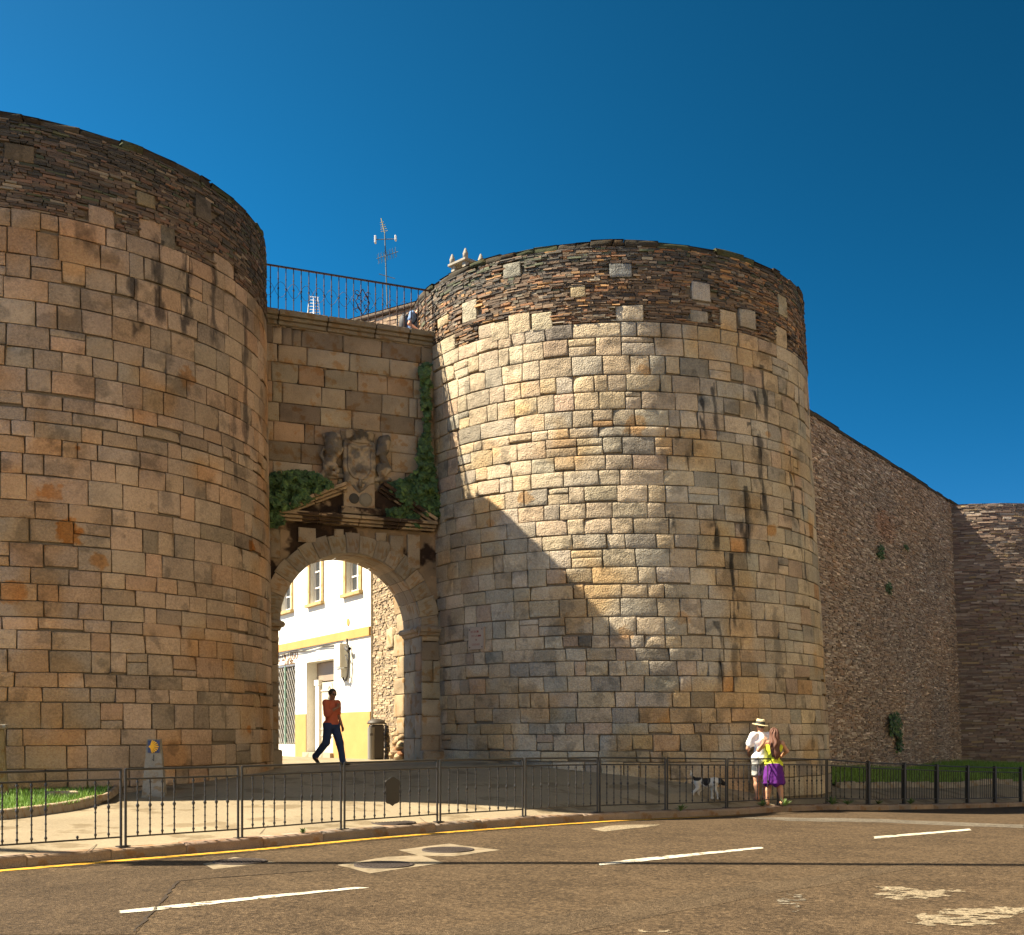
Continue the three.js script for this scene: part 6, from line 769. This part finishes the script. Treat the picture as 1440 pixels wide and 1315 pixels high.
// the walker with a backpack up on the wall walk
{
  const d = 28.8, x = (577 - HX) * d / F, J = { pelvis: [0, 0.93, -0.02], waist: [0, 1.07, 0.02], chest: [0, 1.27, 0.1], neck: [0, 1.45, 0.19], head: [0, 1.56, 0.26], shL: [0.18, 1.37, 0.13], shR: [-0.18, 1.37, 0.13], elL: [0.24, 1.12, 0.1], wrL: [0.2, 0.98, 0.3], elR: [-0.24, 1.12, 0.08], wrR: [-0.2, 0.97, 0.28], hipL: [0.09, 0.91, 0], hipR: [-0.09, 0.91, -0.02], knL: [0.1, 0.5, 0.14], anL: [0.1, 0.09, 0.12], toeL: [0.12, 0.04, 0.27], knR: [-0.1, 0.5, -0.04], anR: [-0.1, 0.14, -0.3], toeR: [-0.11, 0.05, -0.18] };
  const w = person(J, { label: 'walker with a backpack leaning forward behind the gate railing', pos: [x, 10.42, -d], turn: 1.25, skin: [0.4, 0.18, 0.1], look: [0, -0.35, 1], ...shortHair, hairColor: [0.05, 0.02, 0.014], w: 0.95, hands: { L: { dir: [0, -0.5, 0.8], palm: [-1, 0, 0], side: -1, curl: 0.6 }, R: { dir: [0, -0.5, 0.8], palm: [1, 0, 0], side: 1, curl: 0.6 } },
    garments: [(J, B) => ({ name: 'shirt', list: [...B.torso.slice(0, 5), bone(J.shL, mix(J.shL, J.elL, 0.5), 0.062, 0.06), bone(J.shR, mix(J.shR, J.elR, 0.5), 0.062, 0.06)], grow: 0.014, cut: (x, y) => Math.max(0.9 - y, y - 1.5), color: [0.16, 0.24, 0.4] }), (J, B) => ({ name: 'trousers', list: [B.torso[0], B.torso[1], bone(J.hipL, J.knL, 0.1, 0.075), bone(J.knL, J.anL, 0.075, 0.06), bone(J.hipR, J.knR, 0.1, 0.075), bone(J.knR, J.anR, 0.075, 0.06)], grow: 0.01, cut: (x, y) => y - 0.96, color: [0.03, 0.03, 0.035] })] });
  const f = union([egg([0, 1.2, -0.14], [0.19, 0.27, 0.14]), egg([0, 1.08, -0.2], [0.15, 0.14, 0.09])], 0.05), pk = part('backpack', nets(f, [-0.3, 0.85, -0.4], [0.3, 1.55, 0.1], 0.014), std([0.03, 0.03, 0.034], 0.7), w.T);
  part('pack_trim', [rbox(0.05, 0.34, 0.02, 0.008, -0.12, 1.16, -0.285), rbox(0.16, 0.05, 0.03, 0.01, 0.06, 1.02, -0.28)], std([0.6, 0.6, 0.6], 0.7), pk); part('strap', [tube([v3(0.1, 1.38, -0.08), v3(0.13, 1.45, 0.1), v3(0.15, 1.3, 0.25), v3(0.15, 1.1, 0.12)], 0.018), tube([v3(-0.1, 1.38, -0.08), v3(-0.13, 1.45, 0.1), v3(-0.15, 1.3, 0.25), v3(-0.15, 1.1, 0.12)], 0.018)], std([0.04, 0.04, 0.045], 0.8), pk);
  const c = w.hd.q(0, 0.05, -0.01), cap = part('cap', [new THREE.SphereGeometry(0.108, 20, 10, 0, TAU, 0, Math.PI / 2).scale(1, 0.95, 1.05), rbox(0.15, 0.015, 0.12, 0.006, 0, 0.005, 0.13)], std([0.09, 0.02, 0.02], 0.85), w.T); cap.position.set(...c); cap.rotation.x = 0.3;
}
// the dog: white with black patches, nose down, walking along the tower foot
{
  const d = 24.1, x = (993 - HX) * d / F, p = [x, landY(x, d), -d], T = thing('dog', 'small white dog with black patches sniffing behind the fence', 'dog', p, -0.15);
  // local x runs from tail (-) to head (+)
  const L = [bone([-0.17, 0.36, 0], [0.02, 0.335, 0], 0.085, 0.088), bone([0.02, 0.335, 0], [0.17, 0.345, 0], 0.09, 0.1), bone([0.17, 0.36, 0], [0.28, 0.37, 0], 0.075, 0.055), bone([0.28, 0.37, 0], [0.335, 0.335, 0], 0.06, 0.05), bone([0.335, 0.33, 0], [0.41, 0.285, 0], 0.038, 0.024), bone([-0.22, 0.4, 0], [-0.3, 0.5, 0.01], 0.025, 0.02), bone([-0.3, 0.5, 0.01], [-0.31, 0.58, 0.02], 0.02, 0.012)];
  for (const s of [-1, 1]) { const q = s * 0.035; L.push(bone([0.17, 0.33, s * 0.055], [0.155 + q, 0.2, s * 0.06], 0.05, 0.03), bone([0.155 + q, 0.2, s * 0.06], [0.18 + q * 1.6, 0.1, s * 0.06], 0.026, 0.02), bone([0.18 + q * 1.6, 0.1, s * 0.06], [0.18 + q * 1.8, 0.02, s * 0.06], 0.02, 0.02), bone([0.18 + q * 1.8, 0.018, s * 0.06], [0.215 + q * 1.8, 0.016, s * 0.06], 0.02, 0.017)); const h = -s * 0.04; L.push(bone([-0.18, 0.34, s * 0.05], [-0.12 + h, 0.23, s * 0.06], 0.07, 0.04), bone([-0.12 + h, 0.23, s * 0.06], [-0.21 + h * 1.4, 0.13, s * 0.06], 0.036, 0.022), bone([-0.21 + h * 1.4, 0.13, s * 0.06], [-0.19 + h * 1.6, 0.02, s * 0.06], 0.02, 0.018), bone([-0.19 + h * 1.6, 0.018, s * 0.06], [-0.15 + h * 1.6, 0.016, s * 0.06], 0.02, 0.017)); L.push(bone([0.275, 0.405, s * 0.045], [0.265, 0.34, s * 0.075], 0.022, 0.018)); }
  const f = union(L, 0.03), n = (x, y, z) => fbm(x * 9, y * 9, 2, 2) * 0.08;
  part('body', nets((x, y, z) => f(x, y, z) + (noise(x * 60, y * 60, Math.floor(z * 60)) - 0.5) * 0.006, [-0.4, -0.02, -0.2], [0.48, 0.65, 0.2], 0.009, (x, y, z) => { const k = n(x, y, z), black = (x > 0.245 && !(Math.abs(z) < 0.018 && x > 0.3)) || Math.hypot((x - 0.0) / 0.09, (y - 0.4) / 0.13) + k < 1 || Math.hypot((x + 0.19) / 0.1, (y - 0.43) / 0.06) + k < 1; return black ? [0.025, 0.022, 0.02] : [0.5, 0.45, 0.37]; }), std([1, 1, 1], 0.9, { vertexColors: true }), T);
  part('nose', new THREE.SphereGeometry(0.016, 10, 8).translate(0.43, 0.283, 0), iron, T); part('eyes', [1, -1].map((s) => new THREE.SphereGeometry(0.009, 8, 6).translate(0.35, 0.36, s * 0.038)), std([0.05, 0.03, 0.02], 0.2), T);
}

scene.traverse((o) => { if (o.isMesh) o.castShadow = o.receiveShadow = true; });
renderer.render(scene, camera);
